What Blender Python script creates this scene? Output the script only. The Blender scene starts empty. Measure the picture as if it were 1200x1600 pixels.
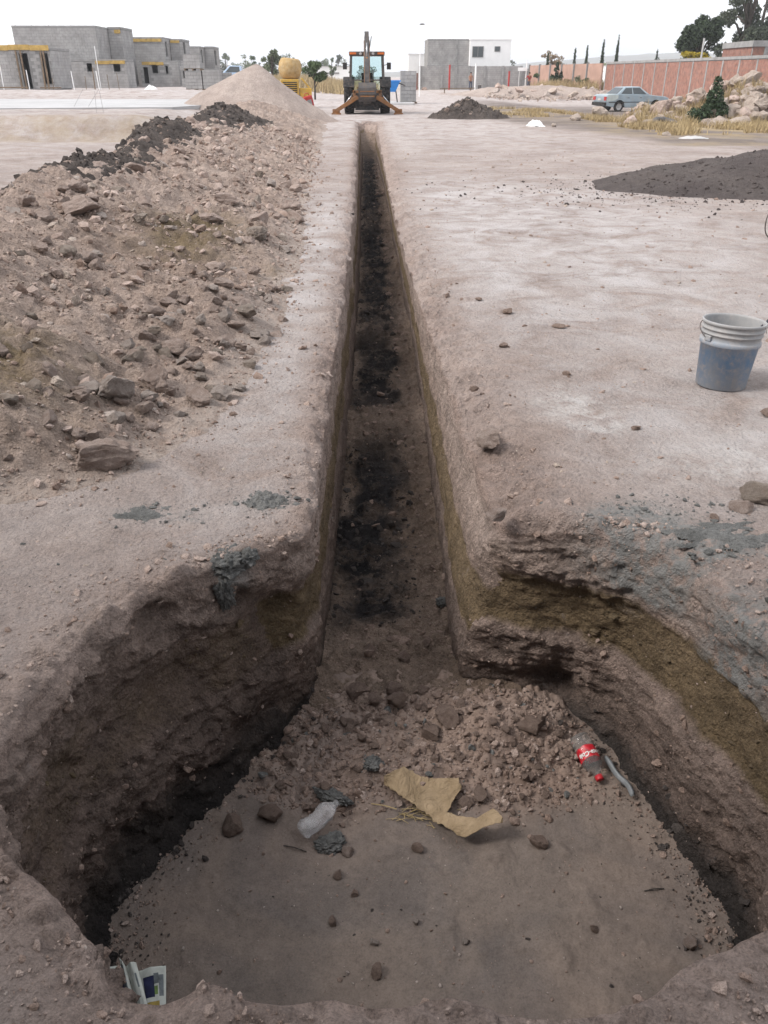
import bpy, bmesh, math, random
import numpy as np
from mathutils import Vector, Matrix, Euler
R = math.radians
rng = np.random.default_rng(11)
random.seed(11)
SC = bpy.context.scene
COL = SC.collection

# ------------------------------------------------------------------ camera, sky, sun, exposure
SC.render.engine = 'CYCLES'
cd = bpy.data.cameras.new('camera'); cam = bpy.data.objects.new('camera', cd); COL.objects.link(cam)
cd.sensor_fit = 'VERTICAL'; cd.sensor_height = 36.0; cd.lens = 28.04
cd.clip_start = 0.02; cd.clip_end = 6000
cam.location = (0, 0, 1.5); cam.rotation_euler = (R(90 - 28.7), 0, R(-1.29))
SC.camera = cam
SUN_EL, SUN_AZ = 47.0, 258.0          # azimuth the sun stands at, degrees clockwise from +Y
SHADE_H = 6.0  # height of the unseen house added for its shade
HAZE = 0.00055
SHADE_CANOPY_Y = -0.15
SHADE_WING_Y = 0.30
w = bpy.data.worlds.new('World'); SC.world = w; w.use_nodes = True
nt = w.node_tree; bg = nt.nodes['Background']; bg.inputs['Strength'].default_value = 0.1
sky = nt.nodes.new('ShaderNodeTexSky'); sky.sky_type = 'NISHITA'; sky.sun_disc = False
sky.sun_elevation = R(SUN_EL); sky.sun_rotation = R(SUN_AZ); sky.air_density = 1.0; sky.dust_density = 4.0; sky.ozone_density = 1.0
tcw = nt.nodes.new('ShaderNodeTexCoord'); mpw = nt.nodes.new('ShaderNodeMapping')
mpw.inputs['Scale'].default_value = (1.2, 1.2, 3.5)
nzw = nt.nodes.new('ShaderNodeTexNoise'); nzw.inputs['Scale'].default_value = 2.2; nzw.inputs['Detail'].default_value = 6
rpw = nt.nodes.new('ShaderNodeValToRGB'); rpw.color_ramp.elements[0].position = 0.3; rpw.color_ramp.elements[1].position = 0.7
rpw.color_ramp.elements[0].color = (8.2, 8.6, 9.4, 1); rpw.color_ramp.elements[1].color = (16.0, 16.0, 16.1, 1)
mxw = nt.nodes.new('ShaderNodeMixRGB'); mxw.inputs[0].default_value = 0.8
nt.links.new(tcw.outputs['Generated'], mpw.inputs['Vector']); nt.links.new(mpw.outputs['Vector'], nzw.inputs['Vector'])
nt.links.new(nzw.outputs['Fac'], rpw.inputs['Fac']); nt.links.new(sky.outputs['Color'], mxw.inputs[1])
nt.links.new(rpw.outputs['Color'], mxw.inputs[2]); nt.links.new(mxw.outputs['Color'], bg.inputs['Color'])
sd = bpy.data.lights.new('sun', 'SUN'); sun = bpy.data.objects.new('sun', sd); COL.objects.link(sun)
sd.energy = 2.7; sd.angle = R(20); sd.color = (1.0, 0.955, 0.90)
sun.rotation_euler = Euler((R(90 - SUN_EL), 0, R(180 - SUN_AZ)), 'XYZ')
SC.view_settings.view_transform = 'Standard'; SC.view_settings.look = 'None'
SC.view_settings.exposure = 0.44; SC.view_settings.gamma = 1.0; SC.view_settings.use_curve_mapping = False
SC.cycles.use_denoising = True

# ------------------------------------------------------------------ numpy noise
def _h(ix, iy, iz, s):
    h = (ix.astype(np.int64) * 374761393 + iy.astype(np.int64) * 668265263 + iz.astype(np.int64) * 1274126177 + s * 974711) & 0xffffffff
    h = ((h ^ (h >> 13)) * 1274126177) & 0xffffffff
    return h ^ (h >> 16)
def gn(x, y, z, s=0):
    x, y, z = np.broadcast_arrays(np.asarray(x, float), np.asarray(y, float), np.asarray(z, float))
    X, Y, Z = np.floor(x), np.floor(y), np.floor(z); fx, fy, fz = x - X, y - Y, z - Z
    f = lambda t: t * t * t * (t * (t * 6 - 15) + 10)
    u, v, q = f(fx), f(fy), f(fz); o = 0.0
    for a in (0, 1):
        for b in (0, 1):
            for c in (0, 1):
                h = _h(X + a, Y + b, Z + c, s)
                g = ((h & 1023) / 511.5 - 1) * (fx - a) + (((h >> 10) & 1023) / 511.5 - 1) * (fy - b) + (((h >> 20) & 1023) / 511.5 - 1) * (fz - c)
                o = o + g * (u if a else 1 - u) * (v if b else 1 - v) * (q if c else 1 - q)
    return o
def fbm(x, y, z, octv=4, s=0, gain=0.5):
    o, a = 0.0, 1.0
    for k in range(octv):
        o = o + a * gn(x, y, z, s + k * 17); x, y, z = x * 2.03 + 3.1, y * 2.03 + 1.7, z * 2.03 + 5.3; a *= gain
    return o
def lumps(x, y, scale, s=0, prob=0.6, rmin=0.25, rmax=0.6):
    """height field of half-buried stones, unit = metres when scale is the cell size"""
    x = np.asarray(x, float) / scale; y = np.asarray(y, float) / scale
    X, Y = np.floor(x), np.floor(y); o = np.zeros_like(x)
    for a in (-1, 0, 1):
        for b in (-1, 0, 1):
            h = _h(X + a, Y + b, X * 0 + 7, s)
            px = X + a + (h & 255) / 255.0; py = Y + b + ((h >> 8) & 255) / 255.0
            r = rmin + (rmax - rmin) * (((h >> 16) & 255) / 255.0) ** 2
            on = ((h >> 24) & 255) / 255.0 < prob
            o = np.maximum(o, np.where(on, np.sqrt(np.maximum(r * r - (x - px) ** 2 - (y - py) ** 2, 0)), 0))
    return o * scale
def worley(x, y, z, s=0):
    X, Y, Z = np.floor(x), np.floor(y), np.floor(z); o = np.full(np.shape(x), 9.0)
    for a in (-1, 0, 1):
        for b in (-1, 0, 1):
            for c in (-1, 0, 1):
                h = _h(X + a, Y + b, Z + c, s)
                o = np.minimum(o, (X + a + (h & 255) / 255. - x) ** 2 + (Y + b + ((h >> 8) & 255) / 255. - y) ** 2 + (Z + c + ((h >> 16) & 255) / 255. - z) ** 2)
    return np.sqrt(o)
def ss(t, a, b):
    t = np.clip((np.asarray(t, float) - a) / (b - a), 0, 1); return t * t * (3 - 2 * t)
def lin(a, b, t): return a + (b - a) * t

# ------------------------------------------------------------------ object helpers
def link(o, parent=None):
    COL.objects.link(o)
    if parent is not None: o.parent = parent
    return o
def tag(o, label=None, cat=None, group=None, kind=None):
    if label: o['label'] = label
    if cat: o['category'] = cat
    if group: o['group'] = group
    if kind: o['kind'] = kind
    return o
def thing(name, label, cat, loc=(0, 0, 0), rz=0.0, group=None):
    o = bpy.data.objects.new(name, None); o.empty_display_size = 0.2
    o.location = loc; o.rotation_euler = (0, 0, rz); COL.objects.link(o)
    return tag(o, label, cat, group)
def mk_mesh(name, V, F, mats, smooth=True, attrs=None, mi=None):
    V = np.ascontiguousarray(V, dtype=np.float32); F = np.ascontiguousarray(F, dtype=np.int32)
    me = bpy.data.meshes.new(name); k = F.shape[1]
    me.vertices.add(len(V)); me.vertices.foreach_set('co', V.ravel())
    me.loops.add(F.size); me.loops.foreach_set('vertex_index', F.ravel())
    me.polygons.add(len(F)); me.polygons.foreach_set('loop_start', np.arange(len(F), dtype=np.int32) * k)
    me.polygons.foreach_set('loop_total', np.full(len(F), k, dtype=np.int32))
    for m in (mats if isinstance(mats, (list, tuple)) else [mats]): me.materials.append(m)
    if mi is not None: me.polygons.foreach_set('material_index', np.asarray(mi, dtype=np.int32))
    me.polygons.foreach_set('use_smooth', np.full(len(F), smooth, dtype=bool))
    me.update(calc_edges=True)
    for kx, a in (attrs or {}).items():
        at = me.attributes.new(kx, 'FLOAT', 'POINT'); at.data.foreach_set('value', np.ascontiguousarray(a, dtype=np.float32).ravel())
    return me
def mk(name, V, F, mats, parent=None, smooth=True, attrs=None, mi=None):
    return link(bpy.data.objects.new(name, mk_mesh(name, V, F, mats, smooth, attrs, mi)), parent)
def gridF(nu, nv, base=0, closed=False):
    i, j = np.meshgrid(np.arange(nu if closed else nu - 1), np.arange(nv - 1), indexing='ij')
    i2 = (i + 1) % nu
    return np.stack([i * nv + j, i2 * nv + j, i2 * nv + j + 1, i * nv + j + 1], -1).reshape(-1, 4) + base
class MB:
    """collects shapes; build() links them as one mesh object"""
    def __init__(s): s.v = []; s.f = []; s.m = []
    def add(s, vs, fs, m=0, M=None):
        b = len(s.v)
        s.v += [tuple(M @ Vector(p)) if M is not None else tuple(p) for p in vs]
        s.f += [tuple(b + i for i in q) for q in fs]; s.m += [m] * len(fs); return s
    def box(s, a, b, m=0, M=None):
        x0, y0, z0 = a; x1, y1, z1 = b
        return s.add([(x0, y0, z0), (x1, y0, z0), (x1, y1, z0), (x0, y1, z0), (x0, y0, z1), (x1, y0, z1), (x1, y1, z1), (x0, y1, z1)],
                     [(0, 3, 2, 1), (4, 5, 6, 7), (0, 1, 5, 4), (1, 2, 6, 5), (2, 3, 7, 6), (3, 0, 4, 7)], m, M)
    def bar(s, p, q, wd, ht=None, m=0):
        ht = wd if ht is None else ht
        p, q = Vector(p), Vector(q); d = q - p; L = d.length; d.normalize()
        ref = Vector((0, 0, 1)) if abs(d.z) < 0.95 else Vector((0, 1, 0))
        x = d.cross(ref).normalized(); z = x.cross(d)
        M = Matrix(((x.x, d.x, z.x, p.x), (x.y, d.y, z.y, p.y), (x.z, d.z, z.z, p.z), (0, 0, 0, 1)))
        return s.box((-wd / 2, 0, -ht / 2), (wd / 2, L, ht / 2), m, M)
    def tube(s, pts, rad, n=8, m=0, cap=True):
        pts = [Vector(p) for p in pts]; rad = rad if isinstance(rad, (list, tuple)) else [rad] * len(pts)
        vs, fs = [], []; prev = None
        for i, p in enumerate(pts):
            d = (pts[min(i + 1, len(pts) - 1)] - pts[max(i - 1, 0)]).normalized()
            if prev is None:
                ref = Vector((0, 0, 1)) if abs(d.z) < 0.9 else Vector((1, 0, 0)); x = d.cross(ref).normalized()
            else: x = (prev - d * prev.dot(d)).normalized()
            prev = x; y = d.cross(x)
            for k in range(n):
                a = 2 * math.pi * k / n; vs.append(p + (x * math.cos(a) + y * math.sin(a)) * rad[i])
        for i in range(len(pts) - 1):
            for k in range(n):
                fs.append((i * n + k, i * n + (k + 1) % n, (i + 1) * n + (k + 1) % n, (i + 1) * n + k))
        if cap: fs += [tuple(reversed(range(n))), tuple(range((len(pts) - 1) * n, len(pts) * n))]
        return s.add(vs, fs, m)
    def lathe(s, prof, n=24, m=0, M=None):
        vs, fs = [], []
        for r, z in prof:
            for k in range(n):
                a = 2 * math.pi * k / n; vs.append((r * math.cos(a), r * math.sin(a), z))
        for i in range(len(prof) - 1):
            for k in range(n): fs.append((i * n + k, i * n + (k + 1) % n, (i + 1) * n + (k + 1) % n, (i + 1) * n + k))
        return s.add(vs, fs, m, M)
    def prism(s, poly, x0, x1, m=0, M=None):
        """polygon in the y-z plane pushed from x0 to x1"""
        n = len(poly); vs = [(x0, p[0], p[1]) for p in poly] + [(x1, p[0], p[1]) for p in poly]
        fs = [tuple(reversed(range(n))), tuple(range(n, 2 * n))] + [(i, (i + 1) % n, n + (i + 1) % n, n + i) for i in range(n)]
        return s.add(vs, fs, m, M)
    def mesh(s, name, mats, smooth=False):
        me = bpy.data.meshes.new(name); me.from_pydata(s.v, [], s.f)
        for m in (mats if isinstance(mats, (list, tuple)) else [mats]): me.materials.append(m)
        me.polygons.foreach_set('material_index', s.m)
        if smooth: me.polygons.foreach_set('use_smooth', [True] * len(s.f))
        me.update(); return me
    def build(s, name, mats, parent=None, smooth=False, bevel=0.0, fix=True):
        me = s.mesh(name, mats, smooth)
        if fix:
            bm = bmesh.new(); bm.from_mesh(me); bmesh.ops.recalc_face_normals(bm, faces=bm.faces); bm.to_mesh(me); bm.free()
        o = link(bpy.data.objects.new(name, me), parent)
        if bevel: md = o.modifiers.new('bevel', 'BEVEL'); md.width = bevel; md.segments = 2; md.limit_method = 'ANGLE'; md.angle_limit = R(35)
        return o
def copy_tree(o, parent=None):
    c = o.copy(); COL.objects.link(c)
    if parent is not None: c.parent = parent
    for ch in list(o.children): copy_tree(ch, c)
    return c

# ------------------------------------------------------------------ materials
class NT:
    def __init__(s, name):
        s.mat = bpy.data.materials.new(name); s.mat.use_nodes = True; s.t = s.mat.node_tree; s.b = s.t.nodes['Principled BSDF']
        s.b.inputs['Roughness'].default_value = 0.95; s.b.inputs['Specular IOR Level'].default_value = 0.2
    def n(s, typ, **kw):
        nd = s.t.nodes.new('ShaderNode' + typ)
        for k, v in kw.items():
            if hasattr(nd, k) and not k[0].isupper(): setattr(nd, k, v)
            else: s.put(nd.inputs[k.replace('_', ' ')], v)
        return nd
    def put(s, sock, v):
        if hasattr(v, 'is_output') or hasattr(v, 'links'): s.t.links.new(v, sock)
        elif isinstance(v, (tuple, list)) and len(v) == 3 and sock.type == 'RGBA': sock.default_value = (*v, 1)
        else: sock.default_value = v
    def pos(s):
        if not hasattr(s, '_p'): s._p = s.n('TexCoord').outputs['Object']
        return s._p
    def noise(s, scale, detail=4, rough=0.55, vec=None, dist=0.0):
        return s.n('TexNoise', Vector=vec or s.pos(), Scale=scale, Detail=detail, Roughness=rough, Distortion=dist).outputs['Fac']
    def voro(s, scale, feat='F1', out='Distance', vec=None, rnd=1.0):
        return s.n('TexVoronoi', feature=feat, Vector=vec or s.pos(), Scale=scale, Randomness=rnd).outputs[out]
    def ramp(s, fac, stops):
        nd = s.n('ValToRGB', Fac=fac); e = nd.color_ramp.elements
        while len(e) < len(stops): e.new(0.5)
        for i, (p, c) in enumerate(stops):
            e[i].position = p; e[i].color = (*c, 1) if isinstance(c, (tuple, list)) else (c, c, c, 1)
        return nd.outputs['Color']
    def mix(s, fac, a, b, mode='MIX'):
        nd = s.n('MixRGB', blend_type=mode); s.put(nd.inputs[0], fac); s.put(nd.inputs[1], a); s.put(nd.inputs[2], b); return nd.outputs[0]
    def math(s, op, a, b=0.0, clamp=False):
        nd = s.n('Math', operation=op, use_clamp=clamp); s.put(nd.inputs[0], a); s.put(nd.inputs[1], b); return nd.outputs[0]
    def attr(s, name): return s.n('Attribute', attribute_name=name).outputs['Fac']
    def bump(s, h, strength=0.5, dist=0.01, prev=None):
        nd = s.n('Bump', Height=h, Strength=strength, Distance=dist)
        if prev is not None: s.t.links.new(prev, nd.inputs['Normal'])
        return nd.outputs['Normal']
    def done(s, col, normal=None, rough=None, **kw):
        s.put(s.b.inputs['Base Color'], col)
        if normal is not None: s.t.links.new(normal, s.b.inputs['Normal'])
        if rough is not None: s.put(s.b.inputs['Roughness'], rough)
        for k, v in kw.items(): s.put(s.b.inputs[k.replace('_', ' ')], v)
        return s.mat
def soil_tex(m, lo, hi, s=1.0, grit=0.35, vary=0.5):
    """clumpy earth: large patches, mid mottling, pale and dark grit"""
    c = m.mix(m.ramp(m.noise(0.7 * s, 5), [(0.35, 0.0), (0.65, 1.0)]), lo, hi)
    v = m.ramp(m.noise(5 * s, 8, 0.65), [(0.3, 1 - vary * 0.45), (0.7, 1 + vary * 0.25)])
    c = m.mix(1.0, c, v, 'MULTIPLY')
    q = m.ramp(m.noise(24 * s, 8, 0.75), [(0.36, 1 - vary * 0.40), (0.5, 1.0), (0.66, 1 + vary * 0.25)])
    c = m.mix(1.0, c, q, 'MULTIPLY')
    g = m.ramp(m.noise(110 * s, 5, 0.75), [(0.36, 1 - grit * 1.3), (0.5, 1.0), (0.64, 1 + grit * 0.7)])
    return m.mix(1.0, c, g, 'MULTIPLY')
def soil_bump(m, s=1.0, st=0.6, d=0.012):
    wv = m.n('VectorMath', operation='ADD'); m.put(wv.inputs[0], m.pos()); sc = m.n('VectorMath', operation='SCALE'); m.put(sc.inputs[0], m.n('TexNoise', Vector=m.pos(), Scale=30 * s, Detail=3).outputs['Color']); m.put(sc.inputs['Scale'], 0.025 / s); m.put(wv.inputs[1], sc.outputs[0])
    h = m.math('ADD', m.math('MULTIPLY', m.noise(16 * s, 9, 0.72), 2.4 * d), m.math('MULTIPLY', m.ramp(m.voro(42 * s, vec=wv.outputs[0]), [(0.0, 1.0), (0.6, 0.0)]), 0.45 * d))
    h = m.math('ADD', h, m.math('MULTIPLY', m.ramp(m.voro(110 * s, vec=wv.outputs[0]), [(0.0, 1.0), (0.6, 0.0)]), 0.22 * d))
    return m.bump(h, min(1.0, st * 1.5), 1.0)
def simple(name, col, rough=0.6, metal=0.0, var=0.25, scale=6.0, bump=0.0, dirt=None, spec=0.3, bscale=60):
    m = NT(name)
    c = m.mix(1.0, col, m.ramp(m.noise(scale, 6, 0.6), [(0.3, 1 - var), (0.7, 1 + var * 0.4)]), 'MULTIPLY')
    if dirt: c = m.mix(m.ramp(m.noise(scale * 1.7, 7, 0.7), [(0.45, 0.0), (0.68, dirt[1])]), c, dirt[0])
    nb = m.bump(m.noise(bscale, 5), bump, 0.006) if bump else None
    return m.done(c, nb, rough, Metallic=metal, Specular_IOR_Level=spec)

PINK_LO, PINK_HI = (0.29, 0.228, 0.20), (0.42, 0.345, 0.305)
M = {}
def mat_ground():
    m = NT('compacted_earth'); z = m.n('SeparateXYZ', Vector=m.pos()).outputs['Z']
    top = soil_tex(m, PINK_LO, (0.40, 0.335, 0.305), 1.0, 0.22, 0.45)
    dust = m.math('MULTIPLY', m.attr('dust'), m.ramp(m.noise(2.2, 9, 0.7, dist=0.6), [(0.36, 0.0), (0.62, 1.0)]))
    top = m.mix(dust, top, (0.51, 0.475, 0.47))
    lime = m.math('MULTIPLY', m.attr('lime'), m.ramp(m.noise(7, 9, 0.75), [(0.44, 0.0), (0.62, 1.0)]))
    top = m.mix(lime, top, (0.56, 0.53, 0.515))
    crumb = m.attr('crumb')
    top = m.mix(crumb, top, soil_tex(m, (0.285, 0.21, 0.178), (0.39, 0.305, 0.265), 1.7, 0.3, 0.8))
    track = m.math('MULTIPLY', m.attr('track'), m.ramp(m.noise(0.55, 7, 0.65), [(0.3, 0.25), (0.55, 1.0)]))
    top = m.mix(track, top, (0.17, 0.14, 0.125))
    dry = m.math('MULTIPLY', m.attr('dry'), m.ramp(m.noise(0.5, 9, 0.7), [(0.42, 0.0), (0.6, 1.0)]))
    top = m.mix(dry, top, (0.345, 0.268, 0.165))
    # strata on the cut faces, by true height
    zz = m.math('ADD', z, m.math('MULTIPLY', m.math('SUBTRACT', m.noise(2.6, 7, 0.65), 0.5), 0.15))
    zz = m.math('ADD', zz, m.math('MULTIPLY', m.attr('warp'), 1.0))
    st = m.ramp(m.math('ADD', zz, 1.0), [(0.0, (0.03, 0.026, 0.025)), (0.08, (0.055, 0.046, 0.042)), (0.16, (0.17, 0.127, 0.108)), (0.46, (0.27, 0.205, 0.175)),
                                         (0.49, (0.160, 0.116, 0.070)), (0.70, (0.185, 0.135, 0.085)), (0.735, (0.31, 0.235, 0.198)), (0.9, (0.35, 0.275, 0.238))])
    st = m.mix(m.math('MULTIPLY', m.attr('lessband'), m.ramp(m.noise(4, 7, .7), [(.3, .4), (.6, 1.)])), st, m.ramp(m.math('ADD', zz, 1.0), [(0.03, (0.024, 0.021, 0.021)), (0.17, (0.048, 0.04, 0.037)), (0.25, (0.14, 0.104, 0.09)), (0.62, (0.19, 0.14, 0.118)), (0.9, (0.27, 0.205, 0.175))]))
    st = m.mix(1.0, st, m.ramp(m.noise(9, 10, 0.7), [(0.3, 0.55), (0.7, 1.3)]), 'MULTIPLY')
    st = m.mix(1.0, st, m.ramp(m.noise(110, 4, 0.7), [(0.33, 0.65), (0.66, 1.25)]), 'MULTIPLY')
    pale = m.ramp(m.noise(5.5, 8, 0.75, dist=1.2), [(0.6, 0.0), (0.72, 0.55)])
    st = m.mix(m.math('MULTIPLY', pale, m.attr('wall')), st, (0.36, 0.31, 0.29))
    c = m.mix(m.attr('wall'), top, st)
    mort = m.math('MULTIPLY', m.attr('mort'), m.ramp(m.noise(16, 9, 0.75), [(0.40, 0.0), (0.52, 1.0)]))
    c = m.mix(mort, c, m.mix(m.noise(40, 6), (0.175, 0.172, 0.166), (0.30, 0.294, 0.284)))
    c = m.mix(m.math('MULTIPLY', m.attr('damp'), 0.55), c, m.mix(1.0, c, (0.33, 0.33, 0.36), 'MULTIPLY'))
    return m.done(c, soil_bump(m, 1.0, 0.66, 0.022))
M['ground'] = mat_ground()
def mat_soil(name, lo, hi, s=1.0, st=0.6, d=0.012, grit=0.3, vary=0.6, attr=None, acol=None, arange=(0.38, 0.58), ascale=4, toe=False, damp=False):
    m = NT(name); c = soil_tex(m, lo, hi, s, grit, vary)
    if attr: c = m.mix(m.math('MULTIPLY', m.attr(attr), m.ramp(m.noise(ascale, 9, 0.7), [(arange[0], 0.0), (arange[1], 1.0)])), c, soil_tex(m, acol[0], acol[1], s * 1.3, grit, vary))
    if damp: c = m.mix(m.ramp(m.noise(1.9, 7, .6, None, .8), [(.44, 0.), (.62, .75)]), c, m.mix(1.0, c, (.70, .74, .80), 'MULTIPLY'))
    if toe: c = m.mix(m.math('MULTIPLY', m.attr('toe'), m.ramp(m.noise(9, 9, .75), [(.38, 0.), (.56, 1.)])), c, (0.37, 0.31, 0.275))
    return m.done(c, soil_bump(m, s, st, d))
M['pit'] = mat_soil('damp_pit_floor', (0.16, 0.13, 0.112), (0.235, 0.182, 0.15), 1.4, 0.28, 0.006, 0.15, 0.35, 'fan', ((0.22, 0.16, 0.13), (0.30, 0.228, 0.188)), (0.2, 0.4), damp=True)
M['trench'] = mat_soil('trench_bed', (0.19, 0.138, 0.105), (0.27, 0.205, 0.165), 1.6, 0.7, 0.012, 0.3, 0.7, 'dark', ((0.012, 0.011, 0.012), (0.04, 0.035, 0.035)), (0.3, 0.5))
M['spoil'] = mat_soil('spoil_earth', (0.30, 0.226, 0.187), (0.395, 0.312, 0.267), 1.0, 0.8, 0.02, 0.3, 0.7, 'olive', ((0.145, 0.108, 0.065), (0.20, 0.15, 0.095)), (0.3, 0.55), toe=True)
M['darksoil'] = mat_soil('dark_clods', (0.085, 0.070, 0.063), (0.145, 0.12, 0.108), 1.4, 1.0, 0.03, 0.4, 0.8)
M['gravel'] = mat_soil('dark_fine_gravel', (0.075, 0.062, 0.060), (0.105, 0.088, 0.082), 1.6, 0.7, 0.012, 0.5, 0.5)
M['cone'] = mat_soil('sandy_gravel', (0.36, 0.29, 0.255), (0.44, 0.365, 0.325), 0.8, 0.7, 0.03, 0.3, 0.4)
M['rock'] = mat_soil('pinkish_rock', (0.38, 0.29, 0.248), (0.48, 0.385, 0.34), 3.0, 0.7, 0.006, 0.3, 0.6)
M['rockpale'] = mat_soil('pale_rock', (0.44, 0.352, 0.295), (0.54, 0.46, 0.40), 1.2, 0.7, 0.02, 0.25, 0.5)
M['rockgrey'] = mat_soil('grey_rock', (0.33, 0.275, 0.245), (0.42, 0.36, 0.325), 3.0, 0.6, 0.006, 0.3, 0.5)
M['clod'] = mat_soil('pit_clod', (0.26, 0.188, 0.153), (0.35, 0.262, 0.22), 4.0, 0.8, 0.005, 0.3, 0.6)
M['darkrock'] = mat_soil('dark_clod', (0.055, 0.046, 0.043), (0.105, 0.09, 0.083), 4.0, 0.8, 0.006, 0.4, 0.6)
M['mortar'] = mat_soil('grey_mortar', (0.155, 0.156, 0.152), (0.26, 0.258, 0.25), 5.0, 1.0, 0.008, 0.4, 0.6)

# ------------------------------------------------------------------ the lie of the land (metres; +Y runs along the trench)
def g0(x, y):
    """broad ground height without small relief"""
    x = np.asarray(x, float); y = np.asarray(y, float)
    z = 0.56 * ss(y, 22.6 + 0.4 * np.sin(x * 0.7), 24.2 + 0.3 * np.sin(x * 1.1)) * ss(-x, 3.2, 6.5)
    z = z + 0.22 * ss(y, 43, 50) * (1 - ss(y, 52, 58) * 0.6) * ss(-x, 9, 12)
    z = z - 0.36 * ss(x, 8, 13) * ss(y, 24, 45) * (1 - ss(y, 62, 80))
    z = z + 0.25 * ss(y, 70, 84) * ss(x, 4, 7) * (1 - ss(y, 88, 96))
    z = z + 0.35 * np.exp(-((x - 11.5) / 1.0) ** 2 * 0) * 0
    return z
def gz(x, y):
    x = np.asarray(x, float); y = np.asarray(y, float)
    r = np.hypot(x, y); A = np.clip(0.010 + 0.0004 * r, 0, 0.03)
    n = fbm(x * 0.9, y * 0.9, 0 * x, 4, 3) * A * 1.6 + fbm(x * 5, y * 5, 0 * x, 3, 9) * 0.008 * np.clip(6 / (r + .1), .2, 1)
    return g0(x, y) + n

CP = np.array([  # rim x, rim y, floor x, floor y, ray angle, rim round, chamfer width
    (-0.22, 33.0, -0.02, 31.4, 180, .08, .08), (-0.18, 20.0, -0.08, 20.0, 180, .06, .06), (-0.15, 12.5, -0.07, 12.5, 180, .05, .05), (-0.155, 7.8, -0.11, 7.8, 180, .04, .05),
    (-0.185, 5.5, -0.15, 5.5, 180, .04, .05), (-0.205, 4.2, -0.18, 4.2, 180, .04, .05), (-0.21, 3.36, -0.20, 3.36, 180, .035, .045), (-0.215, 2.80, -0.24, 2.82, 180, .035, .04),
    (-0.235, 2.58, -0.255, 2.66, 180, .03, .035), (-0.36, 2.50, -0.40, 2.50, 180, .03, .03), (-0.53, 2.41, -0.52, 2.31, 180, .025, .03), (-0.72, 2.25, -0.70, 2.08, 180, .02, .025),
    (-0.87, 2.00, -0.83, 1.86, 180, .02, .025), (-0.945, 1.72, -0.865, 1.63, 182, .02, .025), (-0.95, 1.45, -0.86, 1.46, 192, .02, .025), (-0.84, 1.22, -0.78, 1.30, 208, .02, .025),
    (-0.70, 1.10, -0.70, 1.2, 225, .025, .03), (-0.555, 0.99, -0.60, 1.10, 238, .025, .03), (-0.49, 0.885, -0.50, 1.0, 250, .025, .03), (-0.39, 0.850, -0.38, 0.97, 260, .025, .03),
    (-0.31, 0.925, -0.29, 1.0, 264, .025, .03), (-0.19, 0.870, -0.18, 1.0, 267, .02, .03), (-0.03, 0.840, -0.02, 0.99, 269, .02, .03), (0.14, 0.870, 0.14, 0.98, 271, .02, .03),
    (0.37, 0.825, 0.36, 0.98, 275, .02, .03), (0.57, 0.89, 0.55, 1.0, 282, .02, .03), (0.67, 0.93, 0.66, 1.04, 292, .02, .03), (0.80, 0.98, 0.80, 1.10, 304, .025, .03),
    (1.0, 1.10, 0.98, 1.2, 320, .025, .03), (1.18, 1.33, 1.14, 1.38, 336, .03, .03), (1.26, 1.62, 1.215, 1.62, 350, .03, .04), (1.235, 1.93, 1.16, 1.86, 358, .04, .05),
    (1.15, 2.30, 1.04, 2.20, 360, .05, .06), (1.04, 2.52, 0.97, 2.50, 360, .05, .06), (0.86, 2.61, 0.80, 2.635, 360, .05, .06), (0.68, 2.66, 0.60, 2.68, 360, .05, .07),
    (0.545, 2.72, 0.40, 2.74, 360, .06, .09), (0.525, 2.95, 0.390, 2.98, 360, .07, .12), (0.52, 3.34, 0.395, 3.36, 360, .08, .14), (0.49, 4.2, 0.415, 4.2, 360, .08, .14),
    (0.44, 5.5, 0.43, 5.5, 360, .08, .14), (0.39, 7.8, 0.46, 7.8, 360, .08, .13), (0.36, 12.5, 0.45, 12.5, 360, .07, .10), (0.39, 20.0, 0.46, 20.0, 360, .07, .09), (0.48, 33.0, 0.36, 31.4, 360, .08, .10)])
TR_END = 33.0
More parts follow.
